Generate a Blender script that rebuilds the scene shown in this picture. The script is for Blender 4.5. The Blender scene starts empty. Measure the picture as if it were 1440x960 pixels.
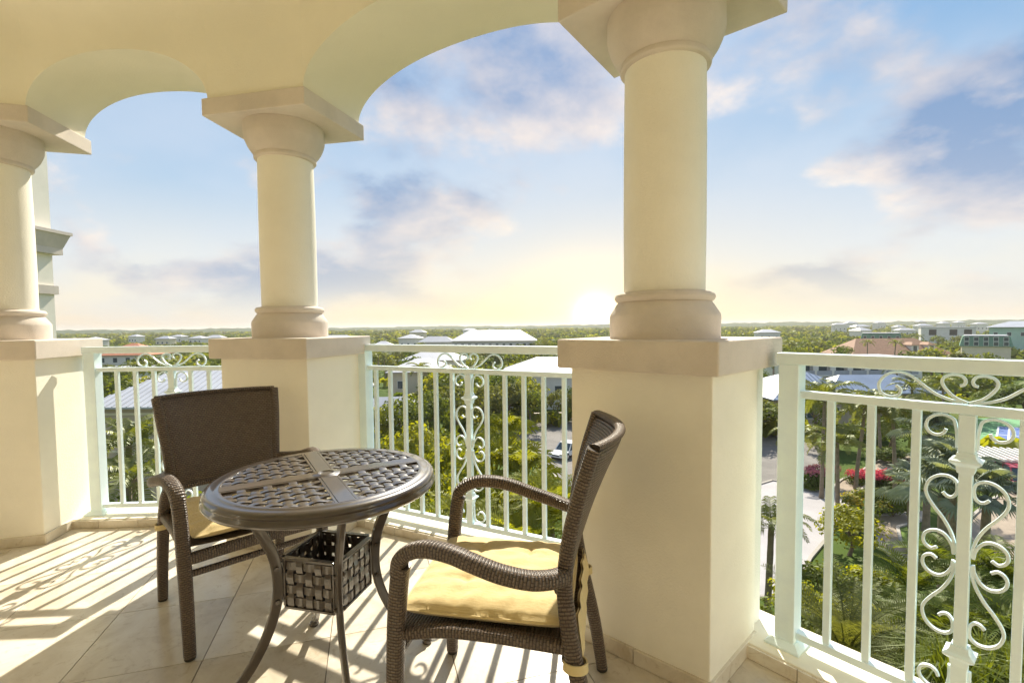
import bpy, bmesh, math, random
import numpy as np
from mathutils import Vector, Matrix
random.seed(7)
rng = np.random.default_rng(11)
SC = bpy.context.scene
COL = SC.collection
PI = math.pi

# ------------------------------------------------------------------ camera
EYE = 1.2166                       # metres above the balcony floor (z = 0)
FPX, PITCH, ROLL, PPY = 681.75, 0.0477, -0.0099, 490.82   # for a 1440 x 960 frame
cp, sp = math.cos(PITCH), math.sin(PITCH)
cr, sr = math.cos(ROLL), math.sin(ROLL)
_f = Vector((0, cp, -sp)); _u0 = Vector((0, sp, cp)); _x0 = Vector((1, 0, 0))
CX = _x0 * cr + _u0 * sr
CU = _u0 * cr - _x0 * sr
cam_d = bpy.data.cameras.new('camera')
cam = bpy.data.objects.new('camera', cam_d); COL.objects.link(cam)
cam.matrix_world = Matrix(((CX.x, CU.x, -_f.x, 0), (CX.y, CU.y, -_f.y, 0), (CX.z, CU.z, -_f.z, EYE), (0, 0, 0, 1)))
cam_d.sensor_width = 36.0
cam_d.lens = FPX / 1440 * 36
cam_d.shift_y = (PPY - 480) / 1440
cam_d.clip_start = 0.05
cam_d.clip_end = 30000
SC.camera = cam


def ray(u, v):
    return CX * ((u - 720) / FPX) - CU * ((v - PPY) / FPX) + _f


def at_z(u, v, z):                 # where the sight line through a photo point meets height z
    r = ray(u, v); t = (z - EYE) / r.z
    return Vector((r.x * t, r.y * t, z))


def at_d(u, v, d):                 # ... or distance d ahead
    r = ray(u, v); t = d / r.y
    return Vector((r.x * t, d, EYE + r.z * t))


# ------------------------------------------------------------------ sun, sky, exposure
SUN_EL, SUN_AZ = math.radians(42.5), math.radians(9.2)     # azimuth clockwise from +Y
sun_dir = Vector((math.sin(SUN_AZ) * math.cos(SUN_EL), math.cos(SUN_AZ) * math.cos(SUN_EL), math.sin(SUN_EL)))
sl = bpy.data.lights.new('sun', 'SUN'); sl.energy = 2.8; sl.angle = math.radians(0.55); sl.color = (1.0, 0.925, 0.77)
so = bpy.data.objects.new('sun', sl); COL.objects.link(so)
so.rotation_euler = sun_dir.to_track_quat('Z', 'Y').to_euler()

SC.view_settings.view_transform = 'Standard'
SC.view_settings.look = 'None'
SC.view_settings.exposure = 1.56
SC.view_settings.gamma = 1.0
SC.cycles.use_denoising = True
SC.cycles.max_bounces = 12
SC.cycles.diffuse_bounces = 8
SC.cycles.transparent_max_bounces = 8
SC.cycles.sample_clamp_indirect = 6.0
SC.cycles.caustics_reflective = False
SC.cycles.caustics_refractive = False


class NT:                          # small node-tree helper
    def __init__(s, tree):
        s.t = tree; s.n = tree.nodes; s.l = tree.links

    def node(s, kind, **kw):
        n = s.n.new(kind)
        for k, v in kw.items():
            setattr(n, k, v)
        return n

    def put(s, sock, val):
        if isinstance(val, bpy.types.NodeSocket):
            s.l.new(val, sock)
        elif val is not None:
            try:
                sock.default_value = val
            except Exception:
                sock.default_value = (*val, 1) if len(val) == 3 else val

    def math(s, op, a, b=None, c=None, clamp=False):
        n = s.node('ShaderNodeMath', operation=op); n.use_clamp = clamp
        for i, q in enumerate((a, b, c)):
            if q is not None:
                s.put(n.inputs[i], q)
        return n.outputs[0]

    def vmath(s, op, a, b=None, scale=None):
        n = s.node('ShaderNodeVectorMath', operation=op)
        s.put(n.inputs[0], a)
        if b is not None:
            s.put(n.inputs[1], b)
        if scale is not None:
            s.put(n.inputs['Scale'], scale)
        return n.outputs['Value'] if op in ('DOT_PRODUCT', 'LENGTH') else n.outputs[0]

    def mix(s, f, a, b, mode='MIX'):
        n = s.node('ShaderNodeMix', data_type='RGBA', blend_type=mode)
        s.put(n.inputs[0], f)
        for i, q in ((6, a), (7, b)):
            if isinstance(q, (tuple, list)) and len(q) == 3:
                q = (*q, 1)
            s.put(n.inputs[i], q)
        return n.outputs[2]

    def ramp(s, f, stops, interp='LINEAR'):
        n = s.node('ShaderNodeValToRGB'); n.color_ramp.interpolation = interp
        e = n.color_ramp.elements
        while len(e) < len(stops):
            e.new(0.5)
        for i, (p, c) in enumerate(stops):
            e[i].position = p; e[i].color = (*c, 1) if len(c) == 3 else c
        s.put(n.inputs[0], f)
        return n.outputs[0]

    def noise(s, vec, scale, detail=4, rough=0.5, out=0, dist=0.0):
        n = s.node('ShaderNodeTexNoise')
        if vec is not None:
            s.put(n.inputs['Vector'], vec)
        n.inputs['Scale'].default_value = scale; n.inputs['Detail'].default_value = detail
        n.inputs['Roughness'].default_value = rough; n.inputs['Distortion'].default_value = dist
        return n.outputs[out]

    def smooth(s, x, a, b):
        n = s.node('ShaderNodeMapRange', interpolation_type='SMOOTHSTEP'); n.clamp = True
        s.put(n.inputs[0], x); n.inputs[1].default_value = a; n.inputs[2].default_value = b
        return n.outputs[0]


W = bpy.data.worlds.new('World'); SC.world = W; W.use_nodes = True
w = NT(W.node_tree); w.n.clear()
WS = 0.10
co = w.node('ShaderNodeTexCoord').outputs['Generated']
dirn = w.vmath('NORMALIZE', co)
sep = w.node('ShaderNodeSeparateXYZ'); w.put(sep.inputs[0], dirn)
el = sep.outputs[2]
sky = w.node('ShaderNodeTexSky', sky_type='NISHITA'); sky.sun_disc = False
sky.sun_elevation = SUN_EL; sky.sun_rotation = SUN_AZ; sky.dust_density = 0.6
elc = w.math('MAXIMUM', el, 0.0)
base = w.ramp(elc, [(0.0, (0.92, 0.74, 0.55)), (0.045, (0.98, 0.85, 0.66)), (0.13, (0.82, 0.82, 0.79)), (0.25, (0.47, 0.63, 0.79)),
                    (0.46, (0.23, 0.45, 0.73)), (1.0, (0.13, 0.30, 0.64))])
# warm haze low in the sky where the evening light gathers
gl = ray(838, 443).normalized()
gd = w.math('MAXIMUM', w.vmath('DOT_PRODUCT', dirn, tuple(gl)), 0.0)
low = w.math('POWER', w.math('SUBTRACT', 1.0, elc), 5.0)
wide = w.math('MULTIPLY', w.math('POWER', gd, 11.0), low)
tight = w.math('MULTIPLY', w.math('POWER', gd, 130.0), w.math('POWER', low, 2.2))
core = w.math('MULTIPLY', w.math('POWER', gd, 2200.0), low)
# clouds: a flat layer seen in perspective
flat = w.math('ADD', elc, 0.40)
pz = w.node('ShaderNodeCombineXYZ')
w.put(pz.inputs[0], w.math('DIVIDE', sep.outputs[0], flat)); w.put(pz.inputs[1], w.math('DIVIDE', sep.outputs[1], flat)); pz.inputs[2].default_value = 57.8
p0 = pz.outputs[0]
CS = 1.55
n1 = w.noise(p0, CS, 9, 0.57, dist=0.1)
n2 = w.noise(w.vmath('ADD', p0, (0.02, 0.115, 0.0)), CS, 9, 0.57, dist=0.1)
big = w.noise(p0, 1.15, 2, 0.5)
dens = w.math('ADD', n1, w.math('MULTIPLY', w.math('SUBTRACT', big, 0.5), 0.75))
mask = w.smooth(dens, 0.435, 0.56)
veil = w.math('MULTIPLY', w.smooth(w.noise(p0, 1.5, 4, 0.55), 0.34, 0.62), 0.55)
edge = w.math('SUBTRACT', 1.0, w.smooth(dens, 0.44, 0.64))
lit = w.math('ADD', w.math('MULTIPLY', w.math('SUBTRACT', n1, n2), 4.2), w.math('MULTIPLY', edge, 0.48), clamp=True)
cl_col = w.mix(lit, (0.17, 0.30, 0.53), (1.32, 1.06, 0.80))
cl_col = w.mix(w.math('MULTIPLY', w.smooth(elc, 0.34, 0.06), 0.35), cl_col, (0.74, 0.66, 0.66))
skyc = w.mix(veil, base, (0.66, 0.74, 0.85))
fade = w.smooth(elc, 0.01, 0.10)
skyc = w.mix(w.math('MULTIPLY', w.math('MULTIPLY', mask, 0.88), fade), skyc, cl_col)
warm = w.mix(w.math('MULTIPLY', wide, 0.90, clamp=True), skyc, (1.10, 0.84, 0.44))
k = 0.335 / WS
skyc = w.vmath('SCALE', warm, scale=k)
nis = w.vmath('SCALE', sky.outputs[0], scale=0.8)
skyc = w.mix(0.92, nis, skyc)
g1 = w.vmath('SCALE', (1.0, 0.62, 0.14), scale=w.math('MULTIPLY', tight, 0.60 / WS))
g2 = w.vmath('SCALE', (1.0, 0.9, 0.7), scale=w.math('MULTIPLY', core, 1.2 / WS))
tot = w.vmath('ADD', w.vmath('ADD', skyc, g1), g2)
bg = w.node('ShaderNodeBackground'); w.put(bg.inputs[0], tot); bg.inputs[1].default_value = WS
ow = w.node('ShaderNodeOutputWorld'); w.l.new(bg.outputs[0], ow.inputs[0])

# ------------------------------------------------------------------ materials
MATS = {}


def material(name):
    m = bpy.data.materials.new(name); m.use_nodes = True
    t = NT(m.node_tree); MATS[name] = m
    return m, t, t.n['Principled BSDF']


def simple(name, col, rough=0.6, var=0.10, scale=6.0, bump=0.0, bscale=60.0, metal=0.0, spec=0.5, objvar=0.0, dirt=0.0):
    m, t, p = material(name)
    tc = t.node('ShaderNodeTexCoord').outputs['Object']
    n = t.noise(tc, scale, 5, 0.6)
    lo = tuple(c * (1 - var) for c in col); hi = tuple(min(1, c * (1 + var)) for c in col)
    c = t.mix(t.smooth(n, 0.3, 0.7), lo, hi)
    if dirt:
        n3 = t.noise(tc, scale * 0.35, 6, 0.7)
        c = t.mix(t.math('MULTIPLY', t.smooth(n3, 0.52, 0.75), dirt), c, tuple(q * 0.62 for q in col))
    if objvar:
        oi = t.node('ShaderNodeObjectInfo').outputs['Random']
        c = t.mix(1.0, c, t.ramp(oi, [(0, (1 - objvar,) * 3), (1, (1 + objvar, 1 + objvar, 1 + objvar * 0.7))]), 'MULTIPLY')
    t.put(p.inputs['Base Color'], c)
    p.inputs['Roughness'].default_value = rough; p.inputs['Metallic'].default_value = metal
    p.inputs['Specular IOR Level'].default_value = spec
    if bump:
        b = t.node('ShaderNodeBump'); b.inputs['Strength'].default_value = bump; b.inputs['Distance'].default_value = 0.004
        t.put(b.inputs['Height'], t.noise(tc, bscale, 4, 0.6)); t.l.new(b.outputs[0], p.inputs['Normal'])
    return m


simple('stucco', (0.91, 0.865, 0.75), 0.85, 0.04, 2.2, 0.45, 130, dirt=0.16)
simple('ceiling_stucco', (0.90, 0.85, 0.70), 0.9, 0.035, 1.3, 0.45, 110, dirt=0.10)
simple('cast_stone', (0.70, 0.62, 0.54), 0.8, 0.07, 5, 0.6, 220, dirt=0.12)
simple('rail_paint', (0.82, 0.945, 1.0), 0.32, 0.03, 14, 0.14, 60, dirt=0.14)
simple('sill_paint', (0.84, 0.79, 0.66), 0.6, 0.06, 6, 0.2, 90, dirt=0.15)
simple('grout', (0.20, 0.16, 0.12), 0.9, 0.1, 20)
simple('bronze', (0.050, 0.035, 0.026), 0.34, 0.16, 14, 0.04, 90, metal=0.10, spec=0.6)
simple('strap_cloth', (0.72, 0.58, 0.30), 0.9, 0.06, 30)
simple('dark_rubber', (0.03, 0.025, 0.02), 0.6)
simple('wall_white', (0.78, 0.75, 0.70), 0.8, 0.06, 0.6, dirt=0.1)
simple('wall_tan', (0.50, 0.40, 0.31), 0.85, 0.08, 0.5, dirt=0.12)
simple('wall_mint', (0.42, 0.62, 0.52), 0.85, 0.05, 0.4)
simple('wall_cream', (0.74, 0.66, 0.50), 0.85, 0.05, 0.5)
simple('roof_white', (0.52, 0.52, 0.55), 0.45, 0.06, 0.35)
simple('roof_metal', (0.52, 0.53, 0.56), 0.38, 0.07, 0.4)
simple('roof_blue', (0.26, 0.32, 0.43), 0.38, 0.07, 0.4)
simple('roof_brown', (0.36, 0.20, 0.12), 0.8, 0.16, 1.5)
simple('roof_red', (0.50, 0.20, 0.11), 0.8, 0.14, 1.5)
simple('roof_green', (0.14, 0.27, 0.18), 0.7, 0.12, 0.8)
simple('roof_grey', (0.40, 0.42, 0.48), 0.6, 0.08, 0.4)
simple('window_glass', (0.05, 0.08, 0.10), 0.12, 0.1, 1)
simple('dark_opening', (0.06, 0.055, 0.05), 0.8)
simple('paving_white', (0.42, 0.40, 0.41), 0.85, 0.10, 0.25, 0.6, 9, dirt=0.25)
simple('paving_tan', (0.34, 0.275, 0.21), 0.9, 0.14, 0.8, 0.5, 8, dirt=0.3)
simple('kerb_stone', (0.40, 0.37, 0.33), 0.9, 0.1, 1.0, dirt=0.2)
simple('asphalt', (0.20, 0.185, 0.17), 0.9, 0.16, 0.5, 0.5, 8, dirt=0.3)
simple('court_green', (0.16, 0.36, 0.17), 0.85, 0.05, 0.4)
simple('court_blue', (0.10, 0.17, 0.42), 0.8, 0.05, 0.4)
simple('white_line', (0.80, 0.80, 0.80), 0.7)
simple('car_white', (0.72, 0.72, 0.72), 0.22, 0.02)
simple('car_red', (0.36, 0.05, 0.09), 0.22, 0.04)
simple('tyre', (0.025, 0.025, 0.025), 0.8)
simple('chrome', (0.6, 0.6, 0.6), 0.25, metal=0.8)
simple('trunk_bark', (0.20, 0.145, 0.10), 0.9, 0.25, 3, 0.8, 12)
simple('palm_bark', (0.27, 0.21, 0.15), 0.9, 0.2, 4, 0.8, 10)
simple('white_timber', (0.78, 0.76, 0.72), 0.6, 0.05, 2)
simple('lagoon', (0.62, 0.66, 0.70), 0.15, 0.04, 0.01)
simple('lawn', (0.10, 0.17, 0.02), 0.9, 0.25, 0.9, 0.8, 14)


_b = MATS['bronze'].node_tree.nodes['Principled BSDF']; _b.inputs['Coat Weight'].default_value = 1.0; _b.inputs['Coat Roughness'].default_value = 0.07; _b.inputs['Coat IOR'].default_value = 1.55


def travertine():
    m, t, p = material('travertine')
    tc = t.node('ShaderNodeTexCoord').outputs['Object']
    oi = t.node('ShaderNodeObjectInfo').outputs['Random']
    off = t.node('ShaderNodeCombineXYZ'); t.put(off.inputs[0], t.math('MULTIPLY', oi, 37.0)); t.put(off.inputs[2], t.math('MULTIPLY', oi, 11.0))
    v = t.vmath('ADD', tc, off.outputs[0])
    n1 = t.noise(v, 4.2, 7, 0.62, dist=0.9)
    n2 = t.noise(v, 17, 6, 0.7, dist=1.5)
    c = t.ramp(n1, [(0.28, (0.56, 0.48, 0.37)), (0.45, (0.69, 0.62, 0.51)), (0.58, (0.76, 0.70, 0.60)), (0.75, (0.80, 0.76, 0.67))])
    c = t.mix(t.math('MULTIPLY', t.smooth(n2, 0.53, 0.70), 0.45), c, (0.44, 0.34, 0.22))
    c = t.mix(1.0, c, t.ramp(oi, [(0, (0.84, 0.82, 0.78)), (1, (1.06, 1.06, 1.06))]), 'MULTIPLY')
    t.put(p.inputs['Base Color'], c)
    t.put(p.inputs['Roughness'], t.math('ADD', t.math('MULTIPLY', n2, 0.22), 0.10))
    b = t.node('ShaderNodeBump'); b.inputs['Strength'].default_value = 0.12; b.inputs['Distance'].default_value = 0.002
    t.put(b.inputs['Height'], t.noise(v, 30, 5, 0.6)); t.l.new(b.outputs[0], p.inputs['Normal'])


travertine()


def wicker():                      # woven strands along the UV (metres)
    m, t, p = material('wicker')
    uv = t.node('ShaderNodeUVMap').outputs[0]
    br = t.node('ShaderNodeTexBrick'); br.offset = 0.5; br.squash = 1.0
    t.put(br.inputs['Vector'], uv)
    br.inputs['Color1'].default_value = (0.20, 0.15, 0.115, 1); br.inputs['Color2'].default_value = (0.145, 0.105, 0.080, 1)
    br.inputs['Mortar'].default_value = (0.022, 0.016, 0.012, 1)
    br.inputs['Scale'].default_value = 1.0; br.inputs['Brick Width'].default_value = 0.0145; br.inputs['Row Height'].default_value = 0.0085
    br.inputs['Mortar Size'].default_value = 0.0014; br.inputs['Mortar Smooth'].default_value = 0.8; br.inputs['Bias'].default_value = 0.0
    oi = t.noise(uv, 40, 3, 0.5)
    t.put(p.inputs['Base Color'], t.mix(t.math('MULTIPLY', oi, 0.35), br.outputs['Color'], (0.17, 0.125, 0.09)))
    p.inputs['Roughness'].default_value = 0.36
    sx = t.node('ShaderNodeSeparateXYZ'); t.put(sx.inputs[0], uv)
    row = t.math('ABSOLUTE', t.math('SINE', t.math('MULTIPLY', sx.outputs[1], PI / 0.0085)))
    h = t.math('MULTIPLY', t.math('SUBTRACT', 1.0, br.outputs['Fac']), t.math('ADD', row, 0.4))
    b = t.node('ShaderNodeBump'); b.inputs['Strength'].default_value = 0.85; b.inputs['Distance'].default_value = 0.0045
    t.put(b.inputs['Height'], h); t.l.new(b.outputs[0], p.inputs['Normal'])


wicker()


def cushion_cloth():
    m, t, p = material('cushion_cloth')
    tc = t.node('ShaderNodeTexCoord').outputs['Object']
    mp = t.node('ShaderNodeMapping'); mp.inputs['Scale'].default_value = (1, 0.12, 1); t.put(mp.inputs[0], tc)
    n = t.noise(mp.outputs[0], 320, 2, 0.5)
    n2 = t.noise(tc, 7, 4, 0.5)
    c = t.mix(t.smooth(n, 0.3, 0.7), (0.66, 0.50, 0.225), (0.76, 0.60, 0.30))
    c = t.mix(t.math('MULTIPLY', n2, 0.3), c, (0.78, 0.63, 0.34))
    t.put(p.inputs['Base Color'], c); p.inputs['Roughness'].default_value = 0.9
    p.inputs['Sheen Weight'].default_value = 0.2
    b = t.node('ShaderNodeBump'); b.inputs['Strength'].default_value = 0.5; b.inputs['Distance'].default_value = 0.006
    hh = t.math('ADD', t.noise(tc, 11, 4, 0.55, dist=1.0), t.math('MULTIPLY', n, 0.12))
    t.put(b.inputs['Height'], hh); t.l.new(b.outputs[0], p.inputs['Normal'])


cushion_cloth()


def leaf(name, lo, hi, trans=0.5, rough=0.5, gloss=0.03):
    m = bpy.data.materials.new(name); m.use_nodes = True; MATS[name] = m
    t = NT(m.node_tree); t.n.clear()
    oi = t.node('ShaderNodeObjectInfo').outputs['Random']
    geo = t.node('ShaderNodeNewGeometry').outputs['Random Per Island']
    tc = t.node('ShaderNodeTexCoord').outputs['Object']
    f = t.math('ADD', t.math('MULTIPLY', geo, 0.55), t.math('MULTIPLY', oi, 0.45))
    f = t.math('ADD', t.math('MULTIPLY', f, 0.7), t.math('MULTIPLY', t.noise(tc, 0.6, 2, 0.5), 0.3))
    c = t.mix(f, lo, hi)
    d = t.node('ShaderNodeBsdfDiffuse'); t.put(d.inputs[0], c)
    tr = t.node('ShaderNodeBsdfTranslucent'); t.put(tr.inputs[0], t.mix(1.0, c, (1.75, 1.6, 0.6), 'MULTIPLY'))
    g = t.node('ShaderNodeBsdfGlossy'); g.inputs['Roughness'].default_value = rough; g.inputs[0].default_value = (0.8, 0.85, 0.7, 1)
    m1 = t.node('ShaderNodeMixShader'); m1.inputs[0].default_value = trans; t.l.new(d.outputs[0], m1.inputs[1]); t.l.new(tr.outputs[0], m1.inputs[2])
    m2 = t.node('ShaderNodeMixShader'); m2.inputs[0].default_value = gloss; t.l.new(m1.outputs[0], m2.inputs[1]); t.l.new(g.outputs[0], m2.inputs[2])
    o = t.node('ShaderNodeOutputMaterial'); t.l.new(m2.outputs[0], o.inputs[0])
    return m


leaf('leaf_green', (0.088, 0.122, 0.016), (0.170, 0.200, 0.028))
leaf('leaf_lime', (0.165, 0.195, 0.014), (0.300, 0.300, 0.022), 0.6)
leaf('leaf_dark', (0.060, 0.098, 0.016), (0.125, 0.165, 0.026), 0.42)
leaf('leaf_palm', (0.105, 0.130, 0.022), (0.190, 0.205, 0.040), 0.5, 0.4, 0.05)
leaf('leaf_olive', (0.105, 0.125, 0.034), (0.180, 0.185, 0.055), 0.5)
leaf('leaf_silver', (0.18, 0.22, 0.17), (0.29, 0.33, 0.27), 0.45, 0.45, 0.05)
leaf('leaf_pink', (0.45, 0.05, 0.13), (0.64, 0.10, 0.22), 0.3, 0.6, 0.02)
leaf('leaf_rose', (0.36, 0.13, 0.22), (0.52, 0.20, 0.32), 0.3, 0.6, 0.02)
leaf('leaf_gold', (0.24, 0.20, 0.02), (0.36, 0.29, 0.03), 0.5)


def ground_mat():
    m, t, p = material('scrub_ground')
    tc = t.node('ShaderNodeTexCoord').outputs['Object']
    n1 = t.noise(tc, 0.011, 6, 0.62); n2 = t.noise(tc, 0.14, 6, 0.7); n3 = t.noise(tc, 0.0035, 4, 0.5)
    c = t.ramp(t.math('ADD', t.math('MULTIPLY', n1, 0.55), t.math('MULTIPLY', n2, 0.45)),
               [(0.32, (0.035, 0.070, 0.016)), (0.46, (0.075, 0.115, 0.024)), (0.58, (0.13, 0.155, 0.035)), (0.72, (0.24, 0.20, 0.10))])
    c = t.mix(t.smooth(n3, 0.35, 0.7), c, (0.075, 0.125, 0.030))
    t.put(p.inputs['Base Color'], c); p.inputs['Roughness'].default_value = 0.95; p.inputs['Specular IOR Level'].default_value = 0.1


ground_mat()
simple('far_wood', (0.050, 0.080, 0.040), 0.95, 0.35, 0.02, spec=0.1)


# ------------------------------------------------------------------ mesh helpers
class MB:
    def __init__(s):
        s.v = []; s.f = []; s.uv = []; s.mi = []; s.has_uv = False

    def add(s, verts, faces, mi=0, uvs=None):
        o = len(s.v)
        s.v += [tuple(q) for q in verts]
        for i, fc in enumerate(faces):
            s.f.append(tuple(o + a for a in fc)); s.mi.append(mi)
            if uvs is not None:
                s.uv.append(uvs[i]); s.has_uv = True
            else:
                s.uv.append([(0, 0)] * len(fc))
        return s

    def obox(s, c, ax, ay, az, mi=0):      # centre and three half-axis vectors
        c, ax, ay, az = map(Vector, (c, ax, ay, az))
        vs = [c + ax * i + ay * j + az * k for k in (-1, 1) for j in (-1, 1) for i in (-1, 1)]
        return s.add(vs, [(0, 2, 3, 1), (4, 5, 7, 6), (0, 1, 5, 4), (2, 6, 7, 3), (0, 4, 6, 2), (1, 3, 7, 5)], mi)

    def box(s, x0, x1, y0, y1, z0, z1, mi=0):
        return s.obox(((x0 + x1) / 2, (y0 + y1) / 2, (z0 + z1) / 2), ((x1 - x0) / 2, 0, 0), (0, (y1 - y0) / 2, 0), (0, 0, (z1 - z0) / 2), mi)

    def prism(s, poly, z0, z1, mi=0, top=None):
        n = len(poly); top = top or poly
        vs = [(p[0], p[1], z0) for p in poly] + [(p[0], p[1], z1) for p in top]
        fs = [tuple(range(n - 1, -1, -1)), tuple(range(n, 2 * n))] + [(i, (i + 1) % n, n + (i + 1) % n, n + i) for i in range(n)]
        return s.add(vs, fs, mi)

    def lathe(s, prof, n=48, c=(0, 0), mi=0):
        vs = []
        for r, z in prof:
            vs += [(c[0] + r * math.cos(2 * PI * i / n), c[1] + r * math.sin(2 * PI * i / n), z) for i in range(n)]
        fs = []
        for j in range(len(prof) - 1):
            fs += [(j * n + i, j * n + (i + 1) % n, (j + 1) * n + (i + 1) % n, (j + 1) * n + i) for i in range(n)]
        fs.append(tuple(range(n - 1, -1, -1))); fs.append(tuple((len(prof) - 1) * n + i for i in range(n)))
        return s.add(vs, fs, mi)

    def sweep(s, path, prof, up=(0, 0, 1), scale=None, mi=0, cap=True, uv=False):
        path = [Vector(p) for p in path]; n = len(path); m = len(prof)
        nrm = Vector(up); vs = []; L = [0]
        for i in range(1, n):
            L.append(L[-1] + (path[i] - path[i - 1]).length)
        per = [0]
        for j in range(m):
            a, b = prof[j], prof[(j + 1) % m]; per.append(per[-1] + math.hypot(b[0] - a[0], b[1] - a[1]))
        for i, p in enumerate(path):
            tg = (path[min(i + 1, n - 1)] - path[max(i - 1, 0)]).normalized()
            nn = (nrm - tg * nrm.dot(tg))
            if nn.length < 1e-4:
                nn = tg.orthogonal()
            nrm = nn.normalized(); bt = tg.cross(nrm)
            k = scale[i] if scale else 1.0
            vs += [p + bt * (a * k) + nrm * (b * k) for a, b in prof]
        fs = []; us = []
        for i in range(n - 1):
            for j in range(m):
                fs.append((i * m + j, i * m + (j + 1) % m, (i + 1) * m + (j + 1) % m, (i + 1) * m + j))
                us.append([(per[j], L[i]), (per[j + 1], L[i]), (per[j + 1], L[i + 1]), (per[j], L[i + 1])])
        if cap:
            fs.append(tuple(range(m - 1, -1, -1))); us.append([(0.003 * a, 0) for a in range(m)])
            fs.append(tuple((n - 1) * m + j for j in range(m))); us.append([(0.003 * a, 0) for a in range(m)])
        return s.add(vs, fs, mi, us if uv else None)

    def mesh(s, name, mats, smooth=None):
        me = bpy.data.meshes.new(name)
        me.from_pydata(s.v, [], s.f); 
        for q in (mats if isinstance(mats, (list, tuple)) else [mats]):
            me.materials.append(MATS[q])
        if len(me.materials) > 1:
            me.polygons.foreach_set('material_index', s.mi)
        if s.has_uv:
            ul = me.uv_layers.new(name='UVMap')
            ul.data.foreach_set('uv', [c for fc in s.uv for q in fc for c in q])
        if smooth is not None:
            me.polygons.foreach_set('use_smooth', [True] * len(s.f))
            if smooth < 179:
                me.set_sharp_from_angle(angle=math.radians(smooth))
        me.update()
        return me

    def build(s, name, mats, parent=None, smooth=None, bevel=0.0, seg=2):
        o = bpy.data.objects.new(name, s.mesh(name, mats, smooth)); COL.objects.link(o)
        if parent is not None:
            o.parent = parent
        if bevel:
            b = o.modifiers.new('edge', 'BEVEL'); b.width = bevel; b.segments = seg; b.limit_method = 'ANGLE'; b.angle_limit = math.radians(40)
        return o


def tag(o, label, cat, group=None, kind=None):
    o['label'] = label; o['category'] = cat
    if group:
        o['group'] = group
    if kind:
        o['kind'] = kind
    return o


def thing(name, label, cat, loc=(0, 0, 0), rz=0.0, group=None):
    o = bpy.data.objects.new(name, None); COL.objects.link(o)
    o.location = loc; o.rotation_euler = (0, 0, rz); o.empty_display_size = 0.2
    return tag(o, label, cat, group)


def struct(o, label=None):
    o['kind'] = 'structure'
    if label:
        o['label'] = label
    return o


def inst(name, me, parent, loc=(0, 0, 0), rot=(0, 0, 0), sc=1.0):
    o = bpy.data.objects.new(name, me); COL.objects.link(o); o.parent = parent
    o.location = loc; o.rotation_euler = rot
    o.scale = (sc, sc, sc) if not isinstance(sc, (tuple, list)) else sc
    return o


def smoothpath(pts, n=5):          # Catmull-Rom
    P = [Vector(p) for p in pts]; P = [P[0] * 2 - P[1]] + P + [P[-1] * 2 - P[-2]]
    out = []
    for i in range(1, len(P) - 2):
        a, b, c, d = P[i - 1:i + 3]
        for k in range(n):
            t = k / n
            out.append(0.5 * ((2 * b) + (c - a) * t + (2 * a - 5 * b + 4 * c - d) * t * t + (3 * b - a - 3 * c + d) * t ** 3))
    out.append(P[-2])
    return out


def circ(r, n=10):
    return [(r * math.cos(2 * PI * i / n), r * math.sin(2 * PI * i / n)) for i in range(n)]


def rect(a, b):
    return [(-a, -b), (a, -b), (a, b), (-a, b)]


def sq_round(a, b, n=14, p=3.2):
    o = []
    for i in range(n):
        t = 2 * PI * i / n; c, q = math.cos(t), math.sin(t)
        o.append((a * math.copysign(abs(c) ** (2 / p), c), b * math.copysign(abs(q) ** (2 / p), q)))
    return o


# ------------------------------------------------------------------ the balcony: columns
K = 0.74
PIER = {1: (-4.0611, 3.8914, 0.2725), 2: (-1.7498, 3.8460, -0.2091), 3: (0.7935, 2.5364, -0.7113)}
DIMS = {'A': (0.90, 0.7023), 'C': (0.8818, 0.7817), 'B': (0.7785, 0.6489)}
SPLAY = 0.0927


def plan(i, s, shrink=0.0):        # l, n, r, f : inner left, inner right, outer right, outer left
    cx, cy, t = PIER[i]; a, b = DIMS[s]; out = []
    for q in ((-1, -1), (1, -1), (1, 1), (-1, 1)):
        X = q[0] * (a / 2 - shrink / K); Y = q[1] * (b / 2 - shrink / K); X += SPLAY * Y * q[0]
        out.append((K * (cx + X * math.cos(t) - Y * math.sin(t)), K * (cy + X * math.sin(t) + Y * math.cos(t))))
    return out


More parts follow.
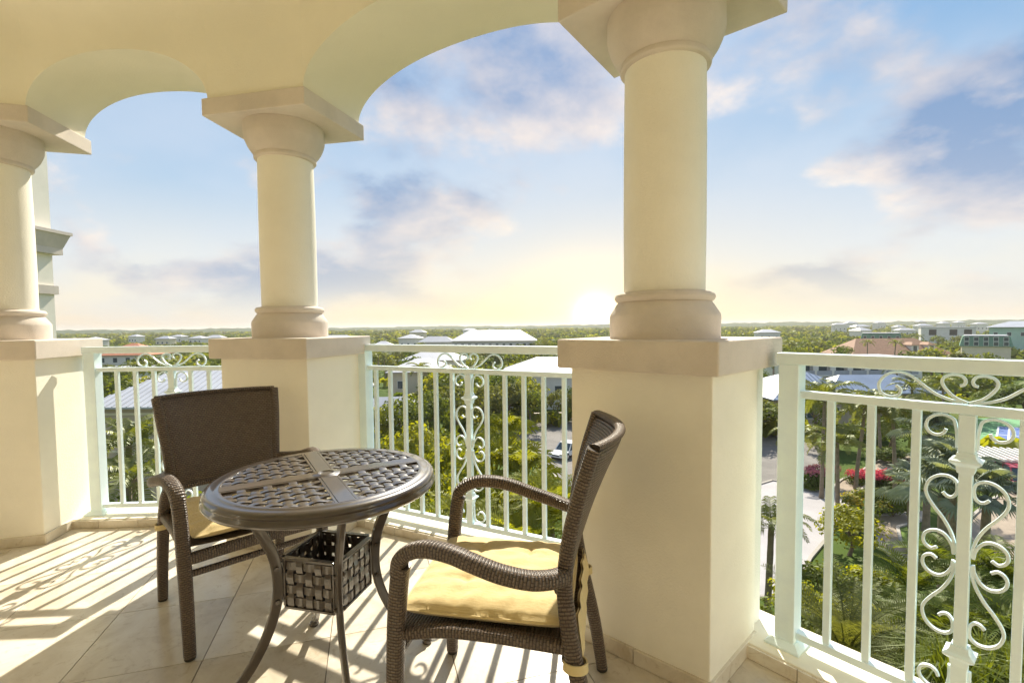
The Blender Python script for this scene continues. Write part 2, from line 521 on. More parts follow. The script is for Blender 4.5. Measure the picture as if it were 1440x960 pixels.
Z_CAP0, Z_CAP1, Z_AB0, Z_AB1 = 1.055, 1.164, 2.357, 2.448
col_labels = {1: 'cream column cut off by the left edge of the picture on its square pedestal',
              2: 'cream column behind the left wicker chair between two railings',
              3: 'large cream column on its pedestal behind the right wicker chair'}
for i in (1, 2, 3):
    cx, cy = PIER[i][0] * K, PIER[i][1] * K
    t = thing('column', col_labels[i], 'column', (cx, cy, 0), 0, 'round columns on square pedestals along the balcony')

    def L(poly):
        return [(a - cx, b - cy) for a, b in poly]
    body = L(plan(i, 'B'))
    # the outer strip of the right face stands back a little, behind a rounded reveal
    l, n, r, f = [Vector((*q, 0)) for q in body]
    e = (r - n); nin = (l - n).normalized()
    poly = [l, n, n + e * 0.80, n + e * 0.80 + nin * 0.016, n + e * 0.83 + nin * 0.019, r + nin * 0.012, f]
    ped = MB().prism([(q.x, q.y) for q in poly], -0.012, Z_CAP0).build('pedestal', 'stucco', t, bevel=0.004)
    # skirting stones along the inner and right faces
    for a, b, cut in ((l, n, 2), (n, n + e * 0.80, 1)):
        dr = (b - a); nr = Vector((dr.y, -dr.x, 0)).normalized()
        for q in range(cut):
            s0 = a + dr * (q / cut) + dr.normalized() * (0.0015 if q else 0); s1 = a + dr * ((q + 1) / cut) - dr.normalized() * 0.0015
            if q == cut - 1:
                s1 = s1 + dr.normalized() * (0.012 if cut == 2 else 0)
            quad = [s0 - nr * 0.004, s1 - nr * 0.004, s1 + nr * 0.011, s0 + nr * 0.011]
            MB().prism([(p.x, p.y) for p in quad[::-1]], 0.0005, 0.056 - 0.001 * q).build('skirting_stone', 'travertine', ped, bevel=0.002)
    MB().prism(L(plan(i, 'C')), Z_CAP0, Z_CAP1).build('pedestal_cap', 'cast_stone', t, bevel=0.007, seg=3)
    MB().lathe([(0.204, Z_CAP1 - 0.002), (0.205, 1.246), (0.203, 1.256), (0.180, 1.292), (0.172, 1.302), (0.178, 1.304), (0.184, 1.312), (0.186, 1.320),
                (0.183, 1.329), (0.176, 1.335), (0.158, 1.338), (0.149, 1.342)], 64).build('base', 'cast_stone', t, smooth=28)
    MB().lathe([(0.150, 1.340), (0.1515, 1.6), (0.1505, 1.9), (0.1475, 2.178)], 64).build('shaft', 'stucco', t, smooth=40)
    MB().lathe([(0.148, 2.166), (0.160, 2.168), (0.165, 2.174), (0.166, 2.184), (0.163, 2.192), (0.166, 2.197), (0.180, 2.214), (0.194, 2.236), (0.205, 2.262), (0.2115, 2.283),
                (0.213, 2.292), (0.213, Z_AB0 + 0.002)], 64).build('capital', 'cast_stone', t, smooth=28)
    MB().prism(L(plan(i, 'A')), Z_AB0, Z_AB1).build('abacus', 'cast_stone', t, bevel=0.005, seg=2)

# ------------------------------------------------------------------ arcade wall, ceiling, back wall
PIER[4] = ((0.58719 + 1.69 * 0.637) / K, (1.876936 - 1.69 * 0.77) / K, -1.10)
PIER[0] = ((-3.0052 - 1.7 * math.cos(0.5)) / K, (2.8796 - 1.7 * math.sin(0.5)) / K, 0.75)
ARC = Vector((-1.55, -0.15, 0))


def arch_z(t, crown=0.285):
    x = min(1.0, abs(2 * t - 1)) ** 2.2
    return Z_AB1 + crown * math.sqrt(max(0.0, 1 - x))


cols = []                          # (inner xy, outer xy, soffit z)
for i in range(0, 5):
    A = plan(i, 'A', 0.022)
    cols.append((A[0], A[3], Z_AB1 if i else Z_AB1)); cols.append((A[1], A[2], Z_AB1))
    if i < 4:
        B = plan(i + 1, 'A', 0.022)
        for k in range(0, 41):
            t = 0.5 - 0.5 * math.cos(PI * k / 40)
            lerp = lambda p, q: (p[0] + (q[0] - p[0]) * t, p[1] + (q[1] - p[1]) * t)
            cols.append((lerp(A[1], B[0]), lerp(A[2], B[3]), arch_z(t)))
zs = [2.80, 2.86, 2.91, 2.95, 2.98, 2.995, 3.0]
offs = [0.0, 0.008, 0.028, 0.062, 0.11, 0.165, 0.23]
mb = MB(); V = []; F = []
for a, b, z in cols:
    d = (ARC - Vector((a[0], a[1], 0))).normalized()
    row = [(b[0], b[1], 3.3), (b[0], b[1], z), (a[0], a[1], z)]
    for zz, oo in zip(zs, offs):
        row.append((a[0] + d.x * oo, a[1] + d.y * oo, zz))
    V += row
R = len(zs) + 3
for i in range(len(cols) - 1):
    for j in range(R - 1):
        F.append((i * R + j, (i + 1) * R + j, (i + 1) * R + j + 1, i * R + j + 1))
mb.add(V, F)
arc_wall = struct(mb.build('arcade_wall', 'ceiling_stucco', smooth=35), 'cream arched wall carried by the columns')
ring = [V[i * R + R - 1] for i in range(len(cols))]
BACK = -0.95
XL, XR = ring[0][0], ring[-1][0]
mb = MB(); poly = ring + [(XR + 0.9, BACK, 3.0), (XL - 0.9, BACK, 3.0)]
bm = bmesh.new(); vs = [bm.verts.new(p) for p in poly]; fc = bm.faces.new(vs); bmesh.ops.triangulate(bm, faces=[fc])
me = bpy.data.meshes.new('ceiling'); bm.to_mesh(me); bm.free(); me.materials.append(MATS['ceiling_stucco'])
ceil = bpy.data.objects.new('ceiling', me); COL.objects.link(ceil); struct(ceil)
mb = MB()
mb.box(-6.2, 3.4, BACK - 0.2, BACK, -0.3, 3.3)
for i, side in ((0, 0), (4, 1)):
    A = plan(i, 'A'); a = A[0] if side == 0 else A[1]; b = A[3] if side == 0 else A[2]
    xx = -6.0 if side == 0 else 3.2
    mb.prism([(xx, BACK), a, b, (xx + (-0.35 if side == 0 else 0.35), BACK)][::1 if side == 0 else -1], -0.3, 3.3)
struct(mb.build('back_wall', 'stucco'))

# ------------------------------------------------------------------ floor of stone tiles
outer = []
for i in range(0, 5):
    Bq = plan(i, 'B'); outer += [Bq[3], Bq[2]]
floor_poly = outer + [(3.2, BACK), (-6.0, BACK)]
floor_poly = floor_poly[::-1]      # counter-clockwise
slab = struct(MB().prism(floor_poly, -0.32, -0.0045).build('floor', 'grout'))


def clip(poly, area):
    out = poly
    for i in range(len(area)):
        a, b = area[i], area[(i + 1) % len(area)]; inp, out = out, []
        side = lambda p: (b[0] - a[0]) * (p[1] - a[1]) - (b[1] - a[1]) * (p[0] - a[0])
        for j in range(len(inp)):
            p, q = inp[j], inp[(j + 1) % len(inp)]; sp_, sq_ = side(p), side(q)
            if sp_ >= 0:
                out.append(p)
            if sp_ * sq_ < 0:
                t = sp_ / (sp_ - sq_); out.append((p[0] + (q[0] - p[0]) * t, p[1] + (q[1] - p[1]) * t))
        if not out:
            return []
    return out


TA, TS = 0.287, 0.442
tc_, ts_ = math.cos(TA), math.sin(TA)
for a in range(-12, 14):
    for b in range(-9, 6):
        g = 0.0017
        cn = [(a * TS + g, b * TS + g), ((a + 1) * TS - g, b * TS + g), ((a + 1) * TS - g, (b + 1) * TS - g), (a * TS + g, (b + 1) * TS - g)]
        cn = [(-1.70 + x * tc_ - y * ts_, 2.03 + x * ts_ + y * tc_) for x, y in cn]
        cn = clip(cn, floor_poly)
        if len(cn) < 3:
            continue
        ar = abs(sum(cn[i][0] * cn[(i + 1) % len(cn)][1] - cn[(i + 1) % len(cn)][0] * cn[i][1] for i in range(len(cn)))) / 2
        if ar < 0.002 or max(p[1] for p in cn) < 0.1:
            continue
        MB().prism(cn, -0.012, random.uniform(-0.0006, 0.0002)).build('tile', 'travertine', slab)
back_floor = [(-6.0, BACK), (3.2, BACK), (3.2, 0.11), (-6.0, 0.11)]

# ------------------------------------------------------------------ railings on their sills
RAILS = {'left': ((-2.45, 3.05), 0.05, 0.295, 0.482, 3), 'middle': ((-0.235, 2.68), -0.47, -0.006, 0.765, 6), 'right': ((1.074, 1.62), -0.88, 0.337, 0.462, 3)}
SCROLLS = {
    'top_curl': [(-.0165, .857), (-.0170, .895), (-.020, .918), (-.030, .936), (-.046, .946), (-.062, .946), (-.077, .939), (-.088, .926), (-.0905, .907), (-.081, .891), (-.064, .886), (-.051, .894), (-.046, .906)],
    'heart': [(-.002, .986), (-.030, 1.000), (-.052, 1.026), (-.058, 1.046), (-.049, 1.060), (-.032, 1.065), (-.015, 1.061), (-.0075, 1.048), (-.011, 1.037), (-.019, 1.034)],
    'wave': [(-.012, .9865), (-.037, .991), (-.072, 1.006), (-.101, 1.030), (-.126, 1.052), (-.151, 1.0635), (-.179, 1.060), (-.199, 1.044), (-.209, 1.020), (-.201, .996), (-.178, .9865), (-.158, .994), (-.154, 1.011), (-.166, 1.023)],
    'upper_s': [(-.0175, .548), (-.019, .571), (-.028, .606), (-.046, .642), (-.067, .671), (-.083, .699), (-.087, .723), (-.078, .750), (-.058, .767), (-.036, .769), (-.0205, .757), (-.0175, .739), (-.020, .721), (-.029, .710), (-.040, .711), (-.049, .720)],
    'upper_c': [(-.021, .545), (-.025, .569), (-.038, .592), (-.055, .602), (-.074, .598), (-.087, .584), (-.090, .566), (-.084, .552), (-.071, .545), (-.058, .553)],
}
for nm in ('upper_s', 'upper_c', 'top_curl'):
    SCROLLS[nm.replace('upper', 'lower').replace('top', 'bottom')] = [(x, 2 * 0.5355 - z) for x, z in SCROLLS[nm]]


def frange(n):
    return [(-1) ** 0 * q for q in range(n)]


rail_label = {'left': 'pale mint painted iron railing with scrolls behind the left wicker chair',
              'middle': 'wide pale mint iron railing with scrolls behind the table',
              'right': 'pale mint iron railing with scrolls nearest the camera, right of the large column'}
sp_b = 0.1125
for key, (P, ang, c, half, nb) in RAILS.items():
    d = Vector((math.cos(ang), math.sin(ang), 0)); o = Vector((*P, 0)) + d * c
    # sill under the railing: one kerb with a stone-faced riser
    Ls = half + 0.16
    sill = struct(MB().box(-Ls, Ls, -0.105, 0.14, -0.32, 0.053).build('sill', 'sill_paint', bevel=0.004))
    sill.location = o; sill.rotation_euler = (0, 0, ang)
    x = -Ls
    while x < Ls - 0.02:
        x1 = min(Ls, x + 0.235)
        MB().box(x + 0.0012, x1 - 0.0012, -0.116, -0.1045, 0.0005, 0.0465).build('riser_stone', 'travertine', sill, bevel=0.0015)
        x = x1
    t = thing('railing', rail_label[key], 'railing', o, ang, 'iron railings between the columns')
    MB().box(-half - 0.045, half + 0.045, -0.030, 0.030, 1.071, 1.112).build('top_rail', 'rail_paint', t, bevel=0.004, seg=2)
    MB().box(-half + 0.030, half - 0.030, -0.017, 0.017, 0.955, 0.981).build('middle_rail', 'rail_paint', t, bevel=0.0025)
    MB().box(-half + 0.030, half - 0.030, -0.017, 0.017, 0.089, 0.115).build('bottom_rail', 'rail_paint', t, bevel=0.0025)
    for sgn in (-1, 1):
        post = MB().box(sgn * half - 0.033, sgn * half + 0.033, -0.033, 0.033, 0.058, 1.072).build('post', 'rail_paint', t, bevel=0.003)
        q = [(-.058, -.058), (.058, -.058), (.058, .058), (-.058, .058)]
        MB().prism([(sgn * half + a, b) for a, b in q], 0.0535, 0.061, top=None).prism([(sgn * half + a, b) for a, b in q], 0.061, 0.078, top=[(sgn * half + a * 0.64, b * 0.64) for a, b in q]).build('base_plate', 'rail_paint', post)
        for j in range(nb):
            xx = sgn * (j + 1) * sp_b
            MB().box(xx - 0.0108, xx + 0.0108, -0.0108, 0.0108, 0.113, 0.957).build('baluster', 'rail_paint', t, bevel=0.002)
    cpm = MB().box(-0.0145, 0.0145, -0.0145, 0.0145, 0.113, 0.957)
    cpost = cpm.build('centre_bar', 'rail_paint', t, bevel=0.002)
    for z0, sg in ((0.817, 1), (0.254, -1)):
        kb = MB()
        rows = [(0.0175, -0.030), (0.0195, -0.022), (0.0205, -0.010), (0.034, 0.002), (0.0345, 0.007), (0.026, 0.012), (0.0215, 0.018), (0.019, 0.030)]
        for (a, za), (b, zb) in zip(rows[:-1], rows[1:]):
            if abs(za - zb) > 1e-6:
                q = [(-1, -1), (1, -1), (1, 1), (-1, 1)]
                kb.prism([(x * a, y * a) for x, y in q], z0 + za, z0 + zb - 0.0001, top=[(x * b, y * b) for x, y in q])
        kb.build('collar', 'rail_paint', cpost)
        kb = MB()
        if sg < 0:
            kb.box(-0.018, 0.018, -0.018, 0.018, 0.116, 0.224)
        else:
            kb.box(-0.018, 0.018, -0.018, 0.018, 0.847, 0.954)
        kb.build('sleeve', 'rail_paint', cpost, bevel=0.002)
    for nm, pts in SCROLLS.items():
        for sgn in (-1, 1):
            if nm in ('top_curl', 'bottom_curl'):
                pts2 = [(x - 0.005 if i < 3 else x, z) for i, (x, z) in enumerate(pts)]
            else:
                pts2 = pts
            path = smoothpath([(-sgn * x, 0.0, z) for x, z in pts2], 5)
            sc = [1.0] * len(path); sc[-1] = 0.95
            MB().sweep(path, [(a, b) for a, b in sq_round(0.0068, 0.0042, 8, 4)], up=(1, 0, 0)).build('scroll', 'rail_paint', t, smooth=50)
#BALCONY_END
# ------------------------------------------------------------------ wicker chairs
def tube_w(path, r, up=(1, 0, 0), n=5, sc=None, rb=None):
    pth = smoothpath(path, n)
    k = None
    if sc:
        m = len(pth); k = [np.interp(i / (m - 1), np.linspace(0, 1, len(sc)), sc) for i in range(m)]
    return MB().sweep(pth, sq_round(r, rb or r, 14, 3.0), up=up, scale=k, uv=True)


def back_pt(s, h):
    x = s * (0.203 + 0.041 * h)
    y = -0.172 - 0.034 * h - 0.055 * h * h - (1 - s * s) * (0.012 + 0.058 * h)
    return x, y, 0.525 + 0.388 * h


def make_chair(label, loc, rz):
    t = thing('wicker_chair', label, 'chair', (*loc, 0), rz, 'wicker armchairs at the round table')
    for s in (-1, 1):
        fr = tube_w([(s * .25, .272, .012), (s * .2525, .272, .20), (s * .256, .262, .42), (s * .259, .250, .545), (s * .262, .241, .592)], .0235, sc=[.86, .95, 1, 1, 1]).build('leg', 'wicker', t, smooth=60)
        MB().lathe([(.017, 0), (.019, .003), (.019, .014)], 16, (s * .25, .272)).build('foot_cap', 'dark_rubber', fr, smooth=40)
        rr = tube_w([(s * .25, -.278, .012), (s * .249, -.252, .18), (s * .245, -.212, .36), (s * .236, -.192, .48), (s * .216, -.184, .56),
                     (s * .222, -.198, .68), (s * .235, -.226, .80), (s * .2455, -.260, .914)], .0225, sc=[.86, .95, 1, .98, .92, .88, .84, .78]).build('leg', 'wicker', t, smooth=60)
        MB().lathe([(.017, 0), (.019, .003), (.019, .014)], 16, (s * .25, -.278)).build('foot_cap', 'dark_rubber', rr, smooth=40)
        tube_w([(s * .261, .252, .566), (s * .263, .242, .606), (s * .268, .212, .632), (s * .276, .165, .646), (s * .286, .10, .643), (s * .294, .04, .628), (s * .293, -.03, .606),
                (s * .282, -.10, .590), (s * .258, -.15, .583), (s * .226, -.192, .582)], .0255, up=(0, 0, 1), sc=[.9, 1, 1, 1, 1, 1, 1, 1, .98, .95], rb=.0205).build('arm', 'wicker', t, smooth=60)
        tube_w([(s * .247, .250, .396), (s * .245, .13, .414), (s * .243, 0, .414), (s * .243, -.11, .408), (s * .241, -.195, .402)], .019, up=(0, 0, 1), rb=.0155).build('side_rail', 'wicker', t, smooth=60)
    tube_w([(-.245, .268, .372), (-.1, .274, .378), (.1, .274, .378), (.245, .268, .372)], .018, up=(0, 0, 1), rb=.022).build('front_rail', 'wicker', t, smooth=60)
    tube_w([(-.250, .272, .318), (0, .272, .318), (.250, .272, .318)], .012, up=(0, 0, 1)).build('stretcher', 'wicker', t, smooth=60)
    tube_w([(-.24, -.195, .372), (.24, -.195, .372)], .018, up=(0, 0, 1)).build('rear_rail', 'wicker', t, smooth=60)
    # seat deck
    mb = MB(); n = 8; V = []; U = []
    for j in range(n + 1):
        for i in range(n + 1):
            x = -.243 + .486 * i / n; y = -.195 + .465 * j / n
            V.append((x, y, .418 - .012 * math.sin(PI * i / n)))
    F = [(j * (n + 1) + i, j * (n + 1) + i + 1, (j + 1) * (n + 1) + i + 1, (j + 1) * (n + 1) + i) for j in range(n) for i in range(n)]
    mb.add(V, F, 0, [[(V[a][0], V[a][1]) for a in f] for f in F]).build('seat', 'wicker', t, smooth=60)
    # curved back: two woven faces with a rolled edge
    NX, NH, th = 28, 18, 0.016
    mb = MB(); V = []; UV = []
    for side in (1, -1):
        for j in range(NH + 1):
            for i in range(NX + 1):
                s = -1 + 2 * i / NX; h = j / NH
                x, y, z = back_pt(s, h)
                e = min(1.0, min(1 - abs(s), 1 - h, h) * 9); e = math.sqrt(1 - (1 - e) ** 2)
                V.append((x, y + side * th * (0.25 + 0.75 * e), z)); UV.append((s * .25, h * .39))
    m = NX + 1; o2 = (NH + 1) * m; F = []
    for j in range(NH):
        for i in range(NX):
            a = j * m + i; F.append((a + 1, a, a + m, a + m + 1)); F.append((o2 + a, o2 + a + 1, o2 + a + m + 1, o2 + a + m))
    for i in range(NX):
        F.append((i, i + 1, o2 + i + 1, o2 + i)); a = NH * m + i; F.append((a + 1, a, o2 + a, o2 + a + 1))
    for j in range(NH):
        a = j * m; F.append((a + m, a, o2 + a, o2 + a + m)); a = j * m + NX; F.append((a, a + m, o2 + a + m, o2 + a))
    bk = mb.add(V, F, 0, [[UV[a] for a in f] for f in F]).build('backrest', 'wicker', t, smooth=70)
    edge = [back_pt(-1.0 + 2.0 * i / 20, 1.0) for i in range(21)]
    MB().sweep([(x, y, z + .004) for x, y, z in edge], sq_round(.0155, .008, 12, 2.6), up=(0, 0, 1), uv=True).build('top_edge', 'wicker', bk, smooth=60)
    edge = [back_pt(-1 + 2 * i / 20, 0.0) for i in range(21)]
    MB().sweep(edge, sq_round(.017, .012, 12, 2.6), up=(0, 0, 1), uv=True).build('lower_edge', 'wicker', bk, smooth=60)
    return t


def make_cushion(label, loc, rz, seed):
    t = thing('seat_cushion', label, 'cushion', (*loc, 0), rz, 'golden seat cushions tied to the wicker chairs')
    r = random.Random(seed); ph = [r.uniform(0, 6) for _ in range(8)]
    N = 44; V = []
    tufts = [(-.095, .075), (.095, .075), (-.095, -.085), (.095, -.085)]
    for side in (1, -1):
        for j in range(N + 1):
            for i in range(N + 1):
                a = -1 + 2 * i / N; b = -1 + 2 * j / N
                x = .226 * a; y = .035 + .232 * b
                edge = max(0, 1 - abs(a) ** 6) ** .5 * max(0, 1 - abs(b) ** 6) ** .5
                z = .030 * edge + .010 * math.cos(a * PI / 2) * math.cos(b * PI / 2)
                if side > 0:
                    for tx, ty in tufts:
                        q = math.hypot(x - tx, y - .035 - ty); z -= .011 * math.exp(-(q / .020) ** 2)
                        for dx, dy in ((1, 0), (-1, 0), (0, 1), (0, -1)):   # gathered folds running out of each tuft
                            al = (x - tx) * dx + (y - .035 - ty) * dy; ac = abs((x - tx) * dy - (y - .035 - ty) * dx)
                            if al > 0:
                                z -= .0042 * math.exp(-(ac / .006) ** 2) * math.exp(-(al / .085) ** 2)
                    z += edge * (.0030 * math.sin(17 * a + 9 * b + ph[0]) * math.sin(6 * b - 4 * a + ph[1]) + .0022 * math.sin(31 * b + 7 * a + ph[2]) * max(0, abs(a) - .35))
                    z += .0035 * max(0, abs(b) - .7) * math.sin(24 * a + ph[3]) * 3 * edge + .0035 * max(0, abs(a) - .7) * math.sin(21 * b + ph[4]) * 3 * edge
                else:
                    z = -1.0 * z
                V.append((x, y, .447 + z))
    m = N + 1; o2 = m * m; F = []
    for j in range(N):
        for i in range(N):
            a = j * m + i; F.append((a, a + 1, a + m + 1, a + m)); F.append((o2 + a + 1, o2 + a, o2 + a + m, o2 + a + m + 1))
    for i in range(N):
        F.append((i + 1, i, o2 + i, o2 + i + 1)); a = N * m + i; F.append((a, a + 1, o2 + a + 1, o2 + a))
        a = i * m; F.append((a, a + m, o2 + a + m, o2 + a)); a = i * m + N; F.append((a + m, a, o2 + a, o2 + a + m))
    MB().add(V, F).build('pad', 'cushion_cloth', t, smooth=60)
    pip = [(.226 * math.copysign(abs(math.cos(q)) ** .28, math.cos(q)), .035 + .232 * math.copysign(abs(math.sin(q)) ** .28, math.sin(q))  , .447) for q in np.linspace(0, 2 * PI, 61)]
    MB().sweep(pip, circ(.0042, 8), cap=False).build('piping', 'cushion_cloth', t, smooth=80)
    # skirt flap that hangs behind the seat, and ties looped round the rear legs
    fl = MB(); VV = []; n = 12
    for dy in (0, -.006):
        for j in range(5):
            for i in range(n + 1):
                x = -.215 + .43 * i / n; VV.append((x, -.213 + dy - .012 * math.sin(j * .6) + .004 * math.sin(9 * i / n * 3 + j), .452 - .030 * j))
    FF = []
    for q in (0, 1):
        for j in range(4):
            for i in range(n):
                a = q * 5 * (n + 1) + j * (n + 1) + i; f = (a, a + 1, a + n + 2, a + n + 1); FF.append(f if q else f[::-1])
    fl.add(VV, FF).build('flap', 'cushion_cloth', t, smooth=60)
    for s in (-1, 1):
        cxy = (s * .245, -.213)
        b = MB()
        pth = [(cxy[0] + .0295 * math.cos(q), cxy[1] + .0295 * math.sin(q), .362 - .004 * math.cos(q)) for q in np.linspace(0, 2 * PI, 22)]
        b.sweep(pth, rect(.0022, .011), up=(0, 0, 1), cap=False)
        b.build('tie', 'strap_cloth', t, smooth=40)
    return t


def chair_pose(o, fwd):
    return o, math.atan2(fwd[1], fwd[0]) - PI / 2


pR = chair_pose((-0.0118, 1.4643), (-0.983, 0.183))
pL = chair_pose((-1.2108, 2.1043), (0.697, -0.717))
make_chair('brown wicker armchair seen from its side, in front of the large column', *pR)
make_chair('brown wicker armchair facing the camera by the left railing, behind the table', *pL)
make_cushion('golden tufted cushion on the wicker chair nearest the camera', *pR, 3)
make_cushion('golden cushion half hidden by the table on the farther wicker chair', *pL, 8)

# ------------------------------------------------------------------ round cast table
TC = (-0.640, 1.636); TROT = math.atan2(-0.853, 0.522)      # local +x points along the leg nearest the camera
tb = thing('patio_table', 'round dark bronze cast metal table with a woven lattice top between the chairs', 'table', (*TC, 0), TROT)
RO, ZT = 0.362, 0.720
rim = MB()
rp = [(RO - .052, ZT - .006), (RO - .050, ZT + .0005), (RO - .034, ZT + .0015), (RO - .031, ZT - .001), (RO - .018, ZT), (RO - .007, ZT - .003), (RO - .001, ZT - .009), (RO + .001, ZT - .015), (RO - .003, ZT - .021),
      (RO - .002, ZT - .025), (RO + .004, ZT - .030), (RO + .005, ZT - .037), (RO, ZT - .044), (RO - .010, ZT - .049), (RO - .020, ZT - .050), (RO - .020, ZT - .016), (RO - .052, ZT - .014)]
n = 96; V = [(r * math.cos(2 * PI * i / n), r * math.sin(2 * PI * i / n), z) for r, z in rp for i in range(n)]; m = len(rp)
F = [(j * n + i, j * n + (i + 1) % n, ((j + 1) % m) * n + (i + 1) % n, ((j + 1) % m) * n + i) for j in range(m) for i in range(n)]
rim.add(V, [f[::-1] for f in F]).build('rim', 'bronze', tb, smooth=45)
RI = RO - 0.047; BW = 0.033
for k in range(4):
    a = k * PI / 2
    mb = MB(); ca, sa = math.cos(a), math.sin(a)
    for y0, y1, zt in ((-BW, -BW + .008, .0005), (-BW + .009, BW - .009, 0.0015), (BW - .008, BW, .0005)):
        mb.obox((ca * (.028 + RI) / 2 - sa * (y0 + y1) / 2, sa * (.028 + RI) / 2 + ca * (y0 + y1) / 2, ZT - .005 + zt / 2), (ca * (RI - .028) / 2, sa * (RI - .028) / 2, 0), (-sa * (y1 - y0) / 2, ca * (y1 - y0) / 2, 0), (0, 0, .005 + zt / 2))
    mb.build('cross_band', 'bronze', tb, bevel=.0012)
MB().lathe([(.0, ZT - .010), (.047, ZT - .010), (.047, ZT + .001), (.044, ZT + .003), (.030, ZT + .003), (.028, ZT + .0045), (.026, ZT + .0045), (.022, ZT + .001), (.0, ZT + .001)], 40).build('centre_ring', 'bronze', tb, smooth=40)
PS, SW, AMP = 0.0365, 0.0122, 0.0032
for dirn_ in (0, 1):
    for q in range(-10, 11):
        off = q * PS
        if abs(off) < BW + SW * .6 or abs(off) > RI - .012:
            continue
        half = math.sqrt(RI ** 2 - off ** 2)
        for sg in (-1, 1):
            x0, x1 = sg * (BW - .002), sg * half
            if abs(x1) - abs(x0) < .02:
                continue
            st = 22; V = []
            for i in range(st + 1):
                x = x0 + (x1 - x0) * i / st
                z = ZT - .0065 + AMP * math.cos(PI * x / PS + (q % 2) * PI + dirn_ * PI)
                for y, dz in ((-SW, -.0025), (SW, -.0025), (SW, .0022), (SW * .55, .003), (-SW * .55, .003), (-SW, .0022)):
                    p = (x, off + y, z + dz) if dirn_ == 0 else (off + y, x, z + dz)
                    V.append(p)
            F = [(i * 6 + j, i * 6 + (j + 1) % 6, (i + 1) * 6 + (j + 1) % 6, (i + 1) * 6 + j) for i in range(st) for j in range(6)]
            MB().add(V, F).build('lattice_strip', 'bronze', tb, smooth=35)
for k in range(4):
    a = k * PI / 2
    pth = smoothpath([(.262, 0, ZT - .030), (.240, 0, .640), (.205, 0, .560), (.172, 0, .48), (.160, 0, .40), (.165, 0, .32), (.192, 0, .23), (.238, 0, .14), (.297, 0, .065), (.338, 0, .034), (.357, 0, .030)], 5)
    pth = [(p.x * math.cos(a), p.x * math.sin(a), p.z) for p in pth]
    lg = MB().sweep(pth, [(-.0105, -.018), (.0105, -.018), (.0105, .010), (.0065, .0165), (-.0065, .0165), (-.0105, .010)], up=(math.cos(a), math.sin(a), 0.3),
                    scale=[1.05 - .25 * i / len(pth) for i in range(len(pth))]).build('leg', 'bronze', tb, smooth=35, bevel=.002)
    MB().lathe([(.0, .0), (.017, .0), (.019, .006), (.017, .014), (.010, .020)], 20, (.352 * math.cos(a), .352 * math.sin(a))).build('foot', 'bronze', lg, smooth=50)
    for zz in (.325, .435):
        for s in (-1, 1):
            c, q = math.cos(a), math.sin(a)
            p0 = Vector((.163 * c - q * s * .010, .163 * q + c * s * .010, zz)); p1 = p0 + Vector((-q * s, c * s, 0)) * .007
            MB().sweep([p0, p1], circ(.0075, 10), up=(0, 0, 1)).build('bolt', 'bronze', lg, smooth=40)
# woven basket shelf between the legs
BR = .148
for k in range(4):
    a0, a1 = k * PI / 2, (k + 1) * PI / 2
    A = Vector((BR * math.cos(a0), BR * math.sin(a0), 0)); B = Vector((BR * math.cos(a1), BR * math.sin(a1), 0))
    e = (B - A); Lp = e.length; e.normalize(); nrm = Vector((e.y, -e.x, 0)); mid = (A + B) / 2
    fr = MB()
    z0, z1 = .302, .466
    fr.obox((*(mid.xy), z1), e * (Lp / 2 - .011), nrm * .009, (0, 0, .004)).obox((*(mid.xy), z0), e * (Lp / 2 - .011), nrm * .005, (0, 0, .004))
    for sg in (-1, 1):
        q = mid + e * (sg * (Lp / 2 - .014)); fr.obox((q.x, q.y, (z0 + z1) / 2), e * .0035, nrm * .005, (0, 0, (z1 - z0) / 2 - .005))
    pn = fr.build('basket_panel', 'bronze', tb, bevel=.0012)
    NXs, NZs = 5, 4; wx = (Lp - .036) / NXs; wz = (z1 - z0 - .008) / NZs
    for i in range(NXs):
        x = -Lp / 2 + .018 + wx * (i + .5); pts = []
        for j in range(17):
            z = z0 + .004 + (z1 - z0 - .008) * j / 16; ph = (z - z0 - .004) / wz - .5
            pts.append((mid + e * x + nrm * (.0026 * math.cos(PI * ph + i * PI))).to_tuple()[:2] + (z,))
        MB().sweep(pts, rect(wx * .34, .0014), up=nrm).build('woven_strip', 'bronze', pn)
    for j in range(NZs):
        z = z0 + .004 + wz * (j + .5); pts = []
        for i in range(21):
            x = -Lp / 2 + .014 + (Lp - .028) * i / 20; ph = (x + Lp / 2 - .018) / wx - .5
            pts.append((mid + e * x + nrm * (-.0026 * math.cos(PI * ph + j * PI))).to_tuple()[:2] + (z,))
        MB().sweep(pts, rect(.0014, wz * .34), up=(0, 0, 1)).build('woven_strip', 'bronze', pn)
sh = MB(); s2 = BR - .012
sh.prism([(s2, 0), (0, s2), (-s2, 0), (0, -s2)], .300, .304).build('shelf_plate', 'bronze', tb)
#FURNITURE_END
#OUTDOORS_START
# ------------------------------------------------------------------ the land below
GZ = -12.0


def G(u, v, dz=0.0):
    return at_z(u, v, GZ + dz)


gm = MB(); rad = [0, 30, 80, 200, 500, 1200, 2600, 5000, 9000]; nseg = 48; V = [(0, 0, GZ)]; F = []
for r in rad[1:]:
    V += [(r * math.cos(2 * PI * i / nseg), r * math.sin(2 * PI * i / nseg), GZ) for i in range(nseg)]
for i in range(nseg):
    F.append((0, 1 + i, 1 + (i + 1) % nseg))
    for k_ in range(len(rad) - 2):
        a = 1 + k_ * nseg; F.append((a + i, a + nseg + i, a + nseg + (i + 1) % nseg, a + (i + 1) % nseg))
struct(gm.add(V, F).build('ground', 'scrub_ground'))

